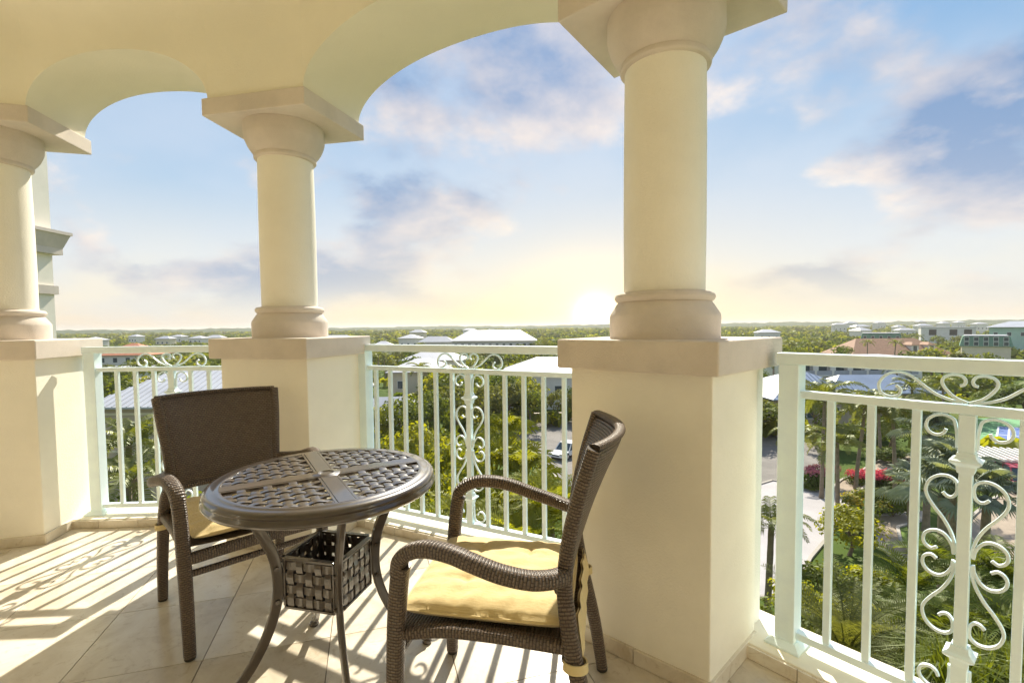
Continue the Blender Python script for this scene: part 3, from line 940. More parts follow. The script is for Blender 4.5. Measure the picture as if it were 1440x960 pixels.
# low wooded ridge that closes the horizon
hm = MB(); V = []; F = []; na = 260; rows = [(1500, 0), (1700, .55), (1900, .9), (2150, 1.0), (2500, .6), (2800, -0.3)]
hn = [0.0] * na
hr = random.Random(5); waves = [(hr.uniform(2, 9), hr.uniform(0, 6), 1.6), (hr.uniform(9, 30), hr.uniform(0, 6), .9), (hr.uniform(40, 80), hr.uniform(0, 6), .7), (hr.uniform(100, 180), hr.uniform(0, 6), .8)]
for r, h in rows:
    for i in range(na):
        a = math.radians(-62 + 124 * i / (na - 1))
        z = GZ - 1 + h * (15.5 + sum(q * math.sin(f * a * 3 + p) for f, p, q in waves) + hr.uniform(-.8, .8)) + 4 * max(0, math.sin(a)) * h
        V.append((r * math.sin(a), r * math.cos(a), z))
for j in range(len(rows) - 1):
    F += [(j * na + i, (j + 1) * na + i, (j + 1) * na + i + 1, j * na + i + 1) for i in range(na - 1)]
struct(hm.add(V, F).build('hills', 'far_wood', smooth=180))


def sheet(name, px, mat, dz, label=None):
    pts = [G(*p) for p in px]
    if name in ('plaza', 'driveway', 'path', 'parking_lot', 'courtyard'):
        kb = MB()
        for a, b_ in zip(pts, pts[1:] + pts[:1]):
            e = (b_ - a) / 2; nn = Vector((-e.y, e.x, 0)).normalized() * .09
            kb.obox(((a + b_) / 2).xy.to_3d() + Vector((0, 0, GZ + dz * .5 + .045)), (e.x, e.y, 0), nn, (0, 0, .06))
        struct(kb.build('kerb', 'kerb_stone'))
    return struct(MB().prism([(p.x, p.y) for p in pts], GZ - 0.05, GZ + dz).build(name, mat), label)


sheet('plaza', [(1040, 840), (1040, 690), (1086, 676), (1132, 683), (1166, 690), (1197, 694), (1196, 706), (1176, 735), (1168, 752), (1140, 785), (1110, 840)], 'paving_white', .03)
sheet('path', [(1166, 690), (1182, 676), (1208, 664), (1232, 650), (1262, 640), (1288, 640), (1288, 652), (1262, 656), (1240, 664), (1224, 672), (1216, 686), (1197, 696)], 'paving_tan', .022)
sheet('path', [(1228, 726), (1296, 720), (1296, 732), (1262, 742), (1266, 760), (1290, 788), (1310, 812), (1288, 812), (1262, 792), (1240, 770), (1232, 750)], 'paving_tan', .026)
sheet('lawn', [(1262, 741), (1290, 734), (1312, 740), (1330, 780), (1300, 796), (1272, 770)], 'lawn', .02)
if 0: sheet('lawn', [(1228, 752), (1240, 770), (1262, 794), (1286, 812), (1240, 820), (1222, 780)], 'lawn', .021)
sheet('driveway', [(1352, 742), (1372, 722), (1412, 690), (1470, 668), (1560, 690), (1560, 800), (1440, 800), (1390, 790)], 'paving_tan', .024)
sheet('road', [(1060, 690), (1060, 590), (1120, 588), (1160, 640), (1150, 672), (1132, 681)], 'asphalt', .018)
sheet('parking_lot', [(690, 596), (860, 592), (900, 640), (880, 690), (800, 690), (752, 640), (700, 612)], 'asphalt', .018)
sheet('courtyard', [(440, 566), (560, 562), (566, 592), (520, 604), (440, 604)], 'paving_white', .02)
sheet('lagoon', [(468, 464.6), (528, 464.0), (528, 461.2), (468, 461.6)], 'lagoon', .3)

# ------------------------------------------------------------------ foliage meshes


def leafquads(mb, c, nrm, size, aspect=1.7, mi=0, n=1):
    """n small bent leaves round c"""
    for _ in range(n):
        d = Vector(rng.normal(size=3)).normalized(); a = (d - nrm * d.dot(nrm))
        if a.length < 1e-3:
            continue
        a.normalize(); b = nrm.cross(a)
        l = size * random.uniform(.7, 1.25); ww = l / aspect / 2
        p = c
        mb.add([p, p + a * l * .5 + b * ww, p + a * l - nrm * l * .12, p + a * l * .5 - b * ww], [(0, 1, 2, 3)], mi)


def crown_mesh(name, mat, rx, rz, clumps, leaves, size, seed, mats=None, lump=.34, low=-.45):
    """Crown of leaf clumps spread through an uneven volume; origin at the crown's middle."""
    r = random.Random(seed); mb = MB()
    lobes = [(Vector((r.gauss(0, 1), r.gauss(0, 1), r.uniform(low, 1))).normalized(), r.uniform(.72, 1.12)) for _ in range(7)]
    for _ in range(clumps):
        d = Vector((r.gauss(0, 1), r.gauss(0, 1), r.gauss(0.15, 1))).normalized()
        if d.z < low:
            d.z = -d.z * .5; d.normalize()
        k_ = max(q * max(0, d.dot(a)) ** 3 for a, q in lobes)
        rr = (.62 + .45 * k_) * r.uniform(.55, 1.0) ** .5
        c = Vector((d.x * rx * rr, d.y * rx * rr, d.z * rz * rr)); cs = rx * lump * r.uniform(.6, 1.15)
        tip = (1 if (mats and r.random() < .55 and d.z > .1) else 0)
        for _ in range(leaves):
            e = Vector((r.gauss(0, 1), r.gauss(0, 1), r.gauss(.25, .8)))
            e = e.normalized() * cs * r.uniform(.35, 1) ** .6; e.z *= .7
            nn = (e.normalized() * .8 + d * .5 + Vector((r.gauss(0, .5), r.gauss(0, .5), .5 + r.gauss(0, .4)))).normalized()
            leafquads(mb, c + e, nn, size, 1.6, tip)
    return mb.mesh(name, [mat] + (mats or []))


def trunk_mesh(name, h, r0, seed, limbs=4, spread=1.0):
    r = random.Random(seed); mb = MB()
    bend = [(0, 0, 0), (r.uniform(-.08, .08) * h, r.uniform(-.08, .08) * h, h * .5), (r.uniform(-.1, .1) * h, r.uniform(-.1, .1) * h, h)]
    mb.sweep(smoothpath(bend, 3), circ(r0, 7), up=(1, 0, 0), scale=[1.25, 1, .9, .85, .8, .75, .6])
    for i in range(limbs):
        a = 2 * PI * i / limbs + r.uniform(-.4, .4); z = h * r.uniform(.55, .9); k_ = r.uniform(.7, 1.2) * spread
        b = Vector(bend[1]).lerp(Vector(bend[2]), .5); b.z = z
        mb.sweep([b, b + Vector((math.cos(a) * .45 * k_, math.sin(a) * .45 * k_, .5 * k_)), b + Vector((math.cos(a) * 1.1 * k_, math.sin(a) * 1.1 * k_, 1.0 * k_))], circ(r0 * .45, 5), up=(1, 0, 0), scale=[1, .7, .3])
    return mb.mesh(name, 'trunk_bark')


CROWN = {}
for nm, mat, args in (('round', 'leaf_green', dict(rx=2.4, rz=2.1, clumps=46, leaves=34, size=.34)), ('lime', 'leaf_lime', dict(rx=2.4, rz=2.2, clumps=46, leaves=34, size=.34)),
                      ('dark', 'leaf_dark', dict(rx=2.5, rz=2.2, clumps=46, leaves=34, size=.32)), ('olive', 'leaf_olive', dict(rx=2.4, rz=1.9, clumps=40, leaves=32, size=.33))):
    CROWN[nm] = [crown_mesh('crown', mat, seed=s_ * 7 + len(nm), **args) for s_ in range(3)]
FARC = {nm: [crown_mesh('crown', mat, rx=2.5, rz=2.0, clumps=22, leaves=14, size=.62, seed=90 + s_ * 5 + len(nm), lump=.42) for s_ in range(3)] for nm, mat in (('round', 'leaf_green'), ('lime', 'leaf_lime'), ('dark', 'leaf_dark'), ('olive', 'leaf_olive'))}
TRUNK = [trunk_mesh('trunk', 3.0, .15, s_) for s_ in range(3)]


def tree(kind, pos, h, w, label, group=None, far=False, cat='tree', name='broadleaf_tree'):
    """a trunk and one crown; h total height, w crown width"""
    t = thing(name, label, cat, pos, random.uniform(0, 6), group)
    rz = min(h * .42, w * .5) if h > 2.5 else h * .5
    cm = random.choice((FARC if far else CROWN)[kind])
    inst('crown', cm, t, (0, 0, h - rz), (0, 0, 0), (w / 4.9, w / 4.9, rz / 2.05))
    inst('trunk', random.choice(TRUNK), t, (0, 0, -.05), (0, 0, 0), (w / 5, w / 5, max(.15, (h - rz) / 3.0)))
    return t


def frond_mesh(name, mat, L, leaf_l, pairs, droop, wid=.05, vee=.5, seed=0, hang=.5, start=.16):
    """feather palm frond: arched midrib along +X with two rows of leaflets"""
    r = random.Random(seed); mb = MB(); pts = []
    for i in range(13):
        t = i / 12; a = droop[0] + (droop[1] - droop[0]) * t ** 1.25
        pts.append((pts[-1][0] + L / 12 * math.cos(a), 0, pts[-1][2] + L / 12 * math.sin(a)) if pts else (0, 0, 0))
    mb.sweep(pts, [(-.025, 0), (.025, 0), (0, .022)], up=(0, 0, 1), scale=[1.2 - 1.0 * i / 12 for i in range(13)])
    for i in range(pairs):
        t = start + (1 - start) * (i + .5) / pairs; q = t * 12; j = min(11, int(q)); fr = q - j
        p = Vector(pts[j]).lerp(Vector(pts[j + 1]), fr); tg = (Vector(pts[j + 1]) - Vector(pts[j])).normalized(); up = Vector((-tg.z, 0, tg.x))
        ll = leaf_l * (math.sin(PI * min(1, .18 + .80 * t)) ** .6) * r.uniform(.85, 1.1)
        for s in (-1, 1):
            d = (tg * .55 + Vector((0, s, 0)) * .8 + up * (vee + r.uniform(-.15, .15))).normalized()
            m1 = p + d * ll * .5; d2 = (d + Vector((0, 0, -hang - r.uniform(0, .3)))).normalized(); e = m1 + d2 * ll * .5
            ww = tg * wid * .5
            mb.add([p - ww * .6, p + ww * .6, m1 + ww, e, m1 - ww], [(0, 1, 2, 4), (4, 2, 3)])
    return mb.mesh(name, mat)


COCO = [frond_mesh('frond', 'leaf_palm', 3.3, .85, 30, d, .085, .25, s_, .75) for s_, d in enumerate(((1.15, -.55), (.75, -.95), (.25, -1.25)))]
DATE = [frond_mesh('frond', 'leaf_olive', 2.9, .52, 40, d, .026, .38, s_ + 5, .22) for s_, d in enumerate(((1.4, .25), (1.05, -.45), (.6, -.95)))]
ARECA = [frond_mesh('frond', m_, 2.3, .55, 26, d, .055, .45, s_ + 9, .35) for s_, (m_, d) in enumerate((('leaf_green', (1.35, .1)), ('leaf_dark', (1.1, -.3)), ('leaf_green', (.8, -.7))))]
YEL = [frond_mesh('frond', 'leaf_lime', 2.5, .60, 28, d, .06, .45, s_ + 19, .35) for s_, d in enumerate(((1.35, .1), (1.05, -.35), (.7, -.8)))]


def ptrunk_mesh(name, h, r0, bend, seed):
    p = smoothpath([(0, 0, 0), (bend * .25, 0, h * .35), (bend * .7, 0, h * .7), (bend, 0, h)], 4)
    mb = MB().sweep(p, circ(r0, 9), up=(1, 0, 0), scale=[1.35] + [1.0 + .05 * (i % 2) - .02 * i for i in range(1, len(p))])
    return mb.mesh(name, 'palm_bark')


def palm(pos, h, label, fr, n=18, sc=1.0, bend=.4, group=None, name='palm_tree', seed=1, r0=.14, cat='palm'):
    r = random.Random(seed); t = thing(name, label, cat, pos, r.uniform(0, 6.28), group)
    if h > .6:
        inst('trunk', ptrunk_mesh('trunk', h, r0, bend, seed), t)
    else:
        bend = 0
    for i in range(n):
        k_ = i / n; lv = 0 if k_ < .34 else (1 if k_ < .7 else 2)
        a = i * 2.39996 + r.uniform(-.2, .2)
        inst('frond', fr[lv], t, (bend, 0, h - .05 - .03 * lv), (r.uniform(-.12, .12), r.uniform(-.14, .14), a), sc * r.uniform(.85, 1.12))
    return t


def fan_mesh(name, mat, stem, R_, seed, tilt, rays=25):
    r = random.Random(seed); mb = MB()
    c = Vector((stem * math.cos(tilt), 0, stem * math.sin(tilt))); mb.sweep([(0, 0, 0), c * .55 + Vector((0, 0, .08)), c], [(-.02, 0), (.02, 0), (0, .02)], up=(0, 0, 1))
    ax = Vector((math.cos(tilt - .5), 0, math.sin(tilt - .5))); sd = Vector((0, 1, 0)); nn = ax.cross(sd)
    for i in range(rays):
        a = math.radians(-150 + 300 * i / (rays - 1)); d = ax * math.cos(a) + sd * math.sin(a)
        l = R_ * r.uniform(.88, 1.05) * (1 - .18 * abs(a) / PI); s_ = (ax * -math.sin(a) + sd * math.cos(a)); ww = R_ * .062
        up = nn * (-.12 if nn.z < 0 else .12) * R_
        p1 = c + d * l * .55; p2 = c + d * l + Vector((0, 0, -.22 * l))
        mb.add([c, p1 - s_ * ww + up * .3, p1 + up * .9, p1 + s_ * ww + up * .3, p2], [(0, 1, 2), (0, 2, 3), (1, 4, 2), (2, 4, 3)])
    return mb.mesh(name, mat)


FAN = [fan_mesh('fan_leaf', 'leaf_silver', 1.25, .82, s_, tl) for s_, tl in enumerate((1.25, .75, .15))]
FANG = [fan_mesh('fan_leaf', 'leaf_lime', 1.3, .75, s_ + 4, tl, 15) for s_, tl in enumerate((1.25, .7, .1))]


def tuft_mesh(name, mat, n, L, w_, seed):
    r = random.Random(seed); mb = MB()
    for _ in range(n):
        a = r.uniform(0, 2 * PI); tl = r.uniform(.1, 1.0); l = L * r.uniform(.6, 1.1); d = Vector((math.cos(a), math.sin(a), 0)); s_ = Vector((-d.y, d.x, 0)) * w_
        b = d * r.uniform(0, .12); m1 = b + d * l * .4 * tl + Vector((0, 0, l * .62)); e = b + d * l * tl + Vector((0, 0, l * (.95 - .55 * tl)))
        mb.add([b - s_ * .6, b + s_ * .6, m1 + s_, e, m1 - s_], [(0, 1, 2, 4), (4, 2, 3)])
    return mb.mesh(name, mat)


GRASS = [tuft_mesh('blades', 'leaf_green', 130, 1.5, .018, s_) for s_ in range(2)]


def shrub_mesh(mat, seed, tips=None, size=.16, cl=34, lv=34):
    return crown_mesh('foliage', mat, 1.0, .75, cl, lv, size, seed, tips, .42, -.2)


SHRUB = {k_: [shrub_mesh(m_, s_ + 31, tp) for s_ in range(2)] for k_, m_, tp in (('green', 'leaf_green', None), ('lime', 'leaf_lime', None), ('dark', 'leaf_dark', None), ('gold', 'leaf_green', ['leaf_gold']))}


def shrub(kind, pos, w_, h, label, group=None, name='shrub', cat='shrub', d_=None):
    t = thing(name, label, cat, pos, random.uniform(0, 6) if d_ is None else 0, group)
    inst('foliage', random.choice(SHRUB[kind]), t, (0, 0, h * .42), (0, 0, 0), (w_ / 2.1, (d_ or w_) / 2.1, h / 1.55))
    st = MB()
    for i in range(4):
        a = i * 1.7; st.sweep([(0, 0, 0), (math.cos(a) * w_ * .16, math.sin(a) * w_ * .16, h * .6)], circ(.03, 5), up=(1, 0, 0))
    st.build('stem', 'trunk_bark', t)
    return t


# ------------------------------------------------------------------ buildings
KEEP = []                          # plan footprints (x, y, radius) that the scattered trees avoid


def hip(mb, x0, x1, y0, y1, z0, z1, mi=0, ridge=None, eave=0.12):
    lx, ly = x1 - x0, y1 - y0
    if ridge is None:
        ridge = max(0.2, max(lx, ly) - min(lx, ly))
    cx, cy = (x0 + x1) / 2, (y0 + y1) / 2
    if lx >= ly:
        a, b = (cx - ridge / 2, cy, z1), (cx + ridge / 2, cy, z1)
        vs = [(x0, y0, z0), (x1, y0, z0), (x1, y1, z0), (x0, y1, z0), a, b]
        fs = [(0, 1, 5, 4), (1, 2, 5), (2, 3, 4, 5), (3, 0, 4)]
    else:
        a, b = (cx, cy - ridge / 2, z1), (cx, cy + ridge / 2, z1)
        vs = [(x0, y0, z0), (x1, y0, z0), (x1, y1, z0), (x0, y1, z0), a, b]
        fs = [(0, 1, 4), (1, 2, 5, 4), (2, 3, 5), (3, 0, 4, 5)]
    mb.add(vs, fs, mi); mb.add([(p[0], p[1], z0 - eave) for p in vs[:4]] + vs[:4], [(3, 2, 1, 0), (0, 1, 5, 4), (1, 2, 6, 5), (2, 3, 7, 6), (3, 0, 4, 7)], mi)
    return mb


def window(parent, x, y, z, w_, h, axis='y', frame='white_timber', glass='window_glass'):
    """window standing proud of a wall facing -y (axis y) or -x / +x"""
    o = .05
    if axis == 'y':
        f = MB().box(x - w_ / 2 - .09, x + w_ / 2 + .09, y - o, y + .02, z - h / 2 - .09, z + h / 2 + .09).build('window', frame, parent)
        MB().box(x - w_ / 2, x + w_ / 2, y - o - .012, y - o + .004, z - h / 2, z + h / 2).build('pane', glass, f)
    else:
        s_ = -1 if axis == '-x' else 1
        f = MB().obox((x + s_ * .015, y, z), (.035, 0, 0), (0, w_ / 2 + .09, 0), (0, 0, h / 2 + .09)).build('window', frame, parent)
        MB().obox((x + s_ * .054, y, z), (.008, 0, 0), (0, w_ / 2, 0), (0, 0, h / 2)).build('pane', glass, f)
    return f


def house(label, pos, rz, w_, d_, hw, hr, wall, roof, name='house', cat='house', wins=0, winz=None, over=.6, group=None, ridge=None, flat=False, rows=1, wh=1.3, ww=1.1, skip_sides=True):
    """local x along the front, front wall at y=0, pos on the ground"""
    t = thing(name, label, cat, pos, rz, group)
    b = MB().box(-w_ / 2, w_ / 2, 0, d_, 0, hw).build('wall', wall, t)
    if flat:
        r = MB().box(-w_ / 2 - over, w_ / 2 + over, -over, d_ + over, hw + .002, hw + .35).build('roof', roof, t)
    else:
        r = hip(MB(), -w_ / 2 - over, w_ / 2 + over, -over, d_ + over, hw + .12, hw + hr, ridge=ridge).build('roof', roof, t)
    for q in range(rows):
        z = (winz if winz else hw * .55) if rows == 1 else hw * (q + .55) / rows
        for i in range(wins):
            window(b, -w_ / 2 + w_ * (i + .5) / wins, 0, z, ww, wh)
    m_ = max(1, int(w_ / d_ * 2))
    for i in range(m_):
        q = -w_ / 2 + w_ * (i + .5) / m_
        KEEP.append((pos[0] + q * math.cos(rz) - math.sin(rz) * d_ / 2, pos[1] + q * math.sin(rz) + math.cos(rz) * d_ / 2, d_ * .56))
    return t, b, r


def spot(u, v):
    p = G(u, v); return (p.x, p.y, GZ)


# house below the left railing: pale standing-seam roof
def left_house():
    D = 33.0
    a = at_d(150, 548, D); zr = at_d(230, 519, D + 5).z; ze = at_d(150, 571, D).z
    x0 = at_d(132, 560, D).x; w_ = 15.5; d_ = 11.0
    pos = (x0 + w_ / 2, D, GZ); hw = ze - GZ - .12
    t, b, r = house('tan house under a pale standing-seam metal roof below the left railing', pos, 0.0, w_, d_, hw, zr - GZ - hw, 'wall_tan', 'roof_metal', over=.55, ridge=11.5)
    # standing seams on the front slope
    z0, z1 = hw + .12, zr - GZ; y0, y1 = -.55, d_ / 2
    hx = w_ / 2 + .55; n = 34
    for i in range(n):
        x = -hx + 2 * hx * (i + .5) / n
        k_ = min(1.0, (hx - abs(x)) / (hx - 5.75))
        p = Vector((x, y0, z0)); q = Vector((x, y0 + (y1 - y0) * k_, z0 + (z1 - z0) * k_)); e = (q - p); nn = Vector((0, -(z1 - z0), (y1 - y0))).normalized()
        MB().obox((p + q) / 2 + nn * .03, (.028, 0, 0), e / 2, nn * .032).build('seam', 'roof_metal', r)
    v = MB().lathe([(.16, 0), (.16, .5), (.34, .55), (.34, .62), (.05, .86)], 10).build('roof_vent', 'roof_grey', r, smooth=40); v.location = (3.6, 2.6, z0 + .55 * (z1 - z0))
    for i, zz in enumerate((1.0, 3.0)):
        MB().box(-w_ / 2 - .03, w_ / 2 + .03, -.06, .01, hw - .5 - 2.6 * i, hw - .35 - 2.6 * i).build('wall_band', 'wall_cream', b)
    for x in (-4.6, -1.2, 2.6, 5.8):
        window(b, x, 0, hw - 1.7, 1.0, 1.3)


left_house()

# red tiled house far left
p = spot(172, 528)
t, b, r = house('white building with a red tiled roof beyond the left railing', (p[0], p[1], GZ), .12, 13.5, 12, 5.8, 3.4, 'wall_white', 'roof_red', wins=4, rows=2, over=.7)
p = spot(166, 540)
house('low white flat-roofed house in front of the red roof', (p[0], p[1], GZ), .1, 9, 7, 3.6, .4, 'wall_white', 'roof_white', flat=True, wins=2)

# middle bay
t, b, r = house('long white hotel wing with a white hip roof, in the middle distance', (at_d(694, 480, 205).x, 205, GZ), -.03, 35, 18, 7.0, 4.6, 'wall_white', 'roof_white', wins=12, winz=5.2, over=1.0, ridge=22)
house('small house with a white hip roof showing over the middle railing', (at_d(592, 520, 88).x, 88, GZ), .1, 11, 9, 5.0, 2.3, 'wall_cream', 'roof_white', wins=3, over=.8)
house('white-roofed villa behind the smaller white hip roof', (at_d(606, 505, 112).x, 112, GZ), -.05, 13.5, 9, 5.4, 2.2, 'wall_white', 'roof_white', wins=4, over=.7)
house('white hip-roofed pavilion beside the large column, right part of the middle railing', (at_d(770, 515, 76).x, 76, GZ), -.06, 13.5, 10, 5.6, 2.4, 'wall_white', 'roof_white', wins=4, over=.8)
t = thing('garden_pavilion', 'open garden pavilion with slim posts by the white courtyard', 'pavilion', (at_d(548, 560, 62).x, 62, GZ), .1)
hip(MB(), -4.2, 4.2, -2.5, 2.5, 2.9, 4.3).build('roof', 'roof_grey', t)
for x in (-3.7, -1.2, 1.2, 3.7):
    for y in (-2.1, 2.1):
        MB().lathe([(.16, 0), (.14, 2.95)], 8, (x, y)).build('post', 'white_timber', t)
KEEP.append((at_d(548, 560, 62).x, 62, 5))
p0, p1 = G(690, 592), G(860, 588)
w0 = thing('garden_wall', 'low tan wall along the far edge of the parking lot', 'wall', (p0.x, p0.y, GZ))
dd = p1 - p0
MB().obox((dd.x / 2, dd.y / 2, .45), dd / 2, Vector((-dd.y, dd.x, 0)).normalized() * .15, (0, 0, .45)).build('wall', 'wall_tan', w0)
MB().obox((dd.x / 2, dd.y / 2, .95), dd / 2, Vector((-dd.y, dd.x, 0)).normalized() * .22, (0, 0, .048)).build('coping', 'cast_stone', w0)

# right bay
D = 66.0
xa = at_d(1134, 521, D).x; zr = at_d(1134, 521, D).z - GZ; xe = at_d(1193, 551, D - 4).x
t = thing('blue_roofed_house', 'house with a pale blue metal hip roof and a side wing behind the right railing', 'house', (xa, D, GZ), 0)
b = MB().box(-6.6, 6.0, -4.5, 7, 0, zr - 3.3).build('wall', 'wall_tan', t)
r = hip(MB(), -7.4, 6.8, -5.4, 8, zr - 3.1, zr, ridge=.4).build('roof', 'roof_blue', t)
wg = MB().box(6.0, 19.5, 2.2, 8.4, 0, zr - 3.5).build('wing_wall', 'wall_tan', t)
rw = hip(MB(), 4.0, 20.3, 1.2, 9.4, zr - 3.4, zr - 1.2).build('wing_roof', 'roof_blue', t)
for i in range(24):                # seams on the front slopes
    x = -7.4 + 14.2 * (i + .5) / 24; k_ = min(1.0, (7.1 - abs(x + .3)) / 6.9); pz = Vector((x, -5.4, zr - 3.1)); q = Vector((x, -5.4 + 6.7 * k_, zr - 3.1 + 3.1 * k_))
    MB().obox((pz + q) / 2 + Vector((0, -.01, .04)), (.03, 0, 0), (q - pz) / 2, (0, -.012, .03)).build('seam', 'roof_blue', r)
for x in (-5, -2, 1, 4):
    window(b, x, -4.5, zr - 5.0, 1.1, 1.3)
for x in (8, 11, 14, 17):
    window(wg, x, 2.2, zr - 5.2, 1.1, 1.3)
KEEP += [(xa, D + 1, 8.5), (xa + 12, D + 5, 9)]

# white balcony block behind it
D = 98.0; xb = at_d(1098, 520, D).x; xc = at_d(1292, 520, D).x; wB = xc - xb
t = thing('balcony_block', 'low white apartment block with deep balcony openings just under the right top rail', 'apartment block', ((xb + xc) / 2, D, GZ), 0)
zt = at_d(1200, 506, D).z - GZ
b = MB().box(-wB / 2, wB / 2, .8, 11, 0, zt).build('wall', 'wall_white', t)
MB().box(-wB / 2 - .4, wB / 2 + .4, -.5, 11.5, zt + .002, zt + .4).build('roof', 'roof_white', t)
nb_ = 8
for i in range(nb_ + 1):
    x = -wB / 2 + wB * i / nb_; MB().box(x - .55, x + .55, -.2, .8, 0, zt).build('pier', 'wall_white', t)
for fl in range(2):
    z0_ = zt - 3.1 * (fl + 1)
    MB().box(-wB / 2, wB / 2, -.35, .8, z0_ - .18, z0_ + .12).build('balcony_slab', 'wall_white', t)
    for i in range(nb_):
        x = -wB / 2 + wB * (i + .5) / nb_
        f = MB().box(x - wB / nb_ * .32, x + wB / nb_ * .32, .72, .81, z0_ + .14, z0_ + 2.4).build('balcony_door', 'white_timber', b)
        MB().box(x - wB / nb_ * .30, x + wB / nb_ * .30, .70, .73, z0_ + .2, z0_ + 2.3).build('pane', 'window_glass', f)
        MB().box(x - wB / nb_ * .42, x + wB / nb_ * .42, -.3, -.24, z0_ + .12, z0_ + 1.0).build('balustrade', 'roof_grey', t)
KEEP.append((t.location.x, D + 5, wB * .5)); KEEP.append((t.location.x - 10, D + 5, 12)); KEEP.append((t.location.x + 10, D + 5, 12))

# brown roofed house with two dormers
D = 168.0; x0, x1 = at_d(1200, 490, D).x, at_d(1338, 490, D).x; w_ = x1 - x0; ze = at_d(1280, 499, D).z - GZ; zr = at_d(1300, 475, D + 8).z - GZ
t, b, r = house('long house with a brown shingle roof and two white dormers above the right top rail', ((x0 + x1) / 2, D, GZ), 0.0, w_, 16, ze, zr - ze, 'wall_cream', 'roof_brown', wins=7, over=.8, ridge=w_ * .62)
for u in (1281, 1304):
    x = at_d(u, 488, D + 3).x - (x0 + x1) / 2
    dm = MB().box(x - 1.25, x + 1.25, 1.2, 6, ze + .6, ze + 3.4).build('dormer', 'white_timber', r)
    hip(MB(), x - 1.6, x + 1.6, .8, 6.5, ze + 3.4, ze + 4.4).build('dormer_roof', 'roof_brown', r)
    window(r, x, 1.2, ze + 2.1, 1.3, 1.9)
for (u0, u1, vt, vb, D, lab) in ((1216, 1262, 468, 486, 214, 'green mansard building with white window rows left of the brown roof'), (1362, 1412, 471.5, 487, 150, 'green mansard building with white dormers at the right, behind palms')):
    x0, x1 = at_d(u0, 470, D).x, at_d(u1, 470, D).x; w_ = x1 - x0; zt = at_d((u0 + u1) / 2, vt, D).z - GZ; zb = at_d((u0 + u1) / 2, vb, D).z - GZ
    t = thing('mansard_building', lab, 'building', ((x0 + x1) / 2, D, GZ), -math.atan2((x0 + x1) / 2, D) * .95)
    b = MB().box(-w_ / 2, w_ / 2, 0, 14, 0, zb).build('wall', 'wall_cream', t)
    q = [(-w_ / 2 - .5, -.5), (w_ / 2 + .5, -.5), (w_ / 2 + .5, 14.5), (-w_ / 2 - .5, 14.5)]
    r = MB().prism(q, zb + .002, zt - .3, top=[(a * .88, 7 + (c - 7) * .80) for a, c in q]).build('roof', 'roof_green', t)
    MB().box(-w_ / 2 * .9, w_ / 2 * .9, .8, 13.2, zt - .299, zt).build('roof_deck', 'roof_white', t)
    for rw_ in range(2):
        for i in range(5):
            x = -w_ * .40 + w_ * .8 * i / 4; z = zb + (zt - zb) * (.24 + .42 * rw_); y = -.5 + (z - zb) / (zt - zb) * 1.5
            window(r, x, y - .25, z, 1.0, 1.1, glass='window_glass')
    KEEP.append(((x0 + x1) / 2, D + 7, w_ * .6))
D = 265.0; x0, x1 = at_d(1304, 465, D).x, at_d(1362, 465, D).x; w_ = x1 - x0; zt = at_d(1330, 460.5, D).z - GZ
t, b, r = house('long pale flat-roofed house with wide dark openings beyond the brown roof', ((x0 + x1) / 2, D, GZ), -.6, w_, 12, zt, .4, 'wall_white', 'roof_white', flat=True, over=.3)
for fx in (-.28, .10, .36):
    MB().box(w_ * fx - w_ * .07, w_ * fx + w_ * .07, -.05, .03, zt - 4.2, zt - 1.0).build('opening', 'dark_opening', b)
D = 190.0; x0 = at_d(1391, 465, D).x; zt = at_d(1430, 451.5, D).z - GZ; ze = at_d(1420, 460, D).z - GZ; bz = -math.atan2(x0, D)
t, b, r = house('mint green building with a grey hip roof at the right edge', (x0 + 11 * math.cos(bz), D + 11 * math.sin(bz), GZ), bz, 22, 12, ze, zt - ze, 'wall_mint', 'roof_grey', wins=6, winz=ze - 2.6, over=.8, ridge=11)
ORD = ['first', 'second', 'third', 'fourth', 'fifth', 'sixth', 'seventh', 'eighth', 'ninth', 'tenth', 'eleventh', 'twelfth', 'thirteenth', 'fourteenth', 'fifteenth']
far_houses = [(124, 473.5, 300, 'a'), (186, 470, 420, 'b'), (228, 472.5, 350, 'c'), (247, 470.5, 430, 'd'), (274, 472, 400, 'e'), (300, 471, 460, 'f'), (586, 463.5, 420, 'g'), (574, 470, 260, 'h'), (613, 473, 240, 'i'), (537, 480, 190, 'j'),
              (1082, 463, 330, 'k'), (1182, 454, 560, 'l'), (1199, 451.5, 640, 'm'), (1214, 456, 480, 'n'), (1218, 460, 400, 'o'), (1268, 457, 520, 'p'), (1276, 461, 430, 'q'), (1302, 455, 480, 'r'), (1331, 452, 620, 's'), (1352, 451, 640, 't'),
              (1382, 453, 520, 'u'), (1420, 455, 480, 'v'), (1240, 452, 700, 'w'), (1298, 450.5, 760, 'x'), (470, 471, 260, 'y'), (690, 463, 420, 'z'), (660, 461.5, 560, 'aa')]
for i, (u, v, D, _) in enumerate(far_houses):
    p = at_d(u, v, D); s_ = random.uniform(.8, 1.3); hh = max(3.2, p.z - GZ)
    wd = random.uniform(9, 16) * s_
    side = 'on the left horizon' if u < 320 else ('in the middle distance over the middle railing' if u < 800 else 'on the green plain at the right')
    t, b, r = house('tiny pale-roofed house ' + side + ', ' + ORD[sum(1 for q in far_houses if q[0] < u and (q[0] < 320) == (u < 320) and (q[0] < 800) == (u < 800))] + ' from the left', (p.x, D, GZ), random.uniform(-.3, .3), wd, random.uniform(7, 10), hh - 2.2 * s_ if hh > 5 else hh * .6, 2.2 * s_, random.choice(['wall_white', 'wall_cream', 'wall_white']), random.choice(['roof_white', 'roof_white', 'roof_grey']),
                    wins=3, group='far houses ' + side, over=.7)

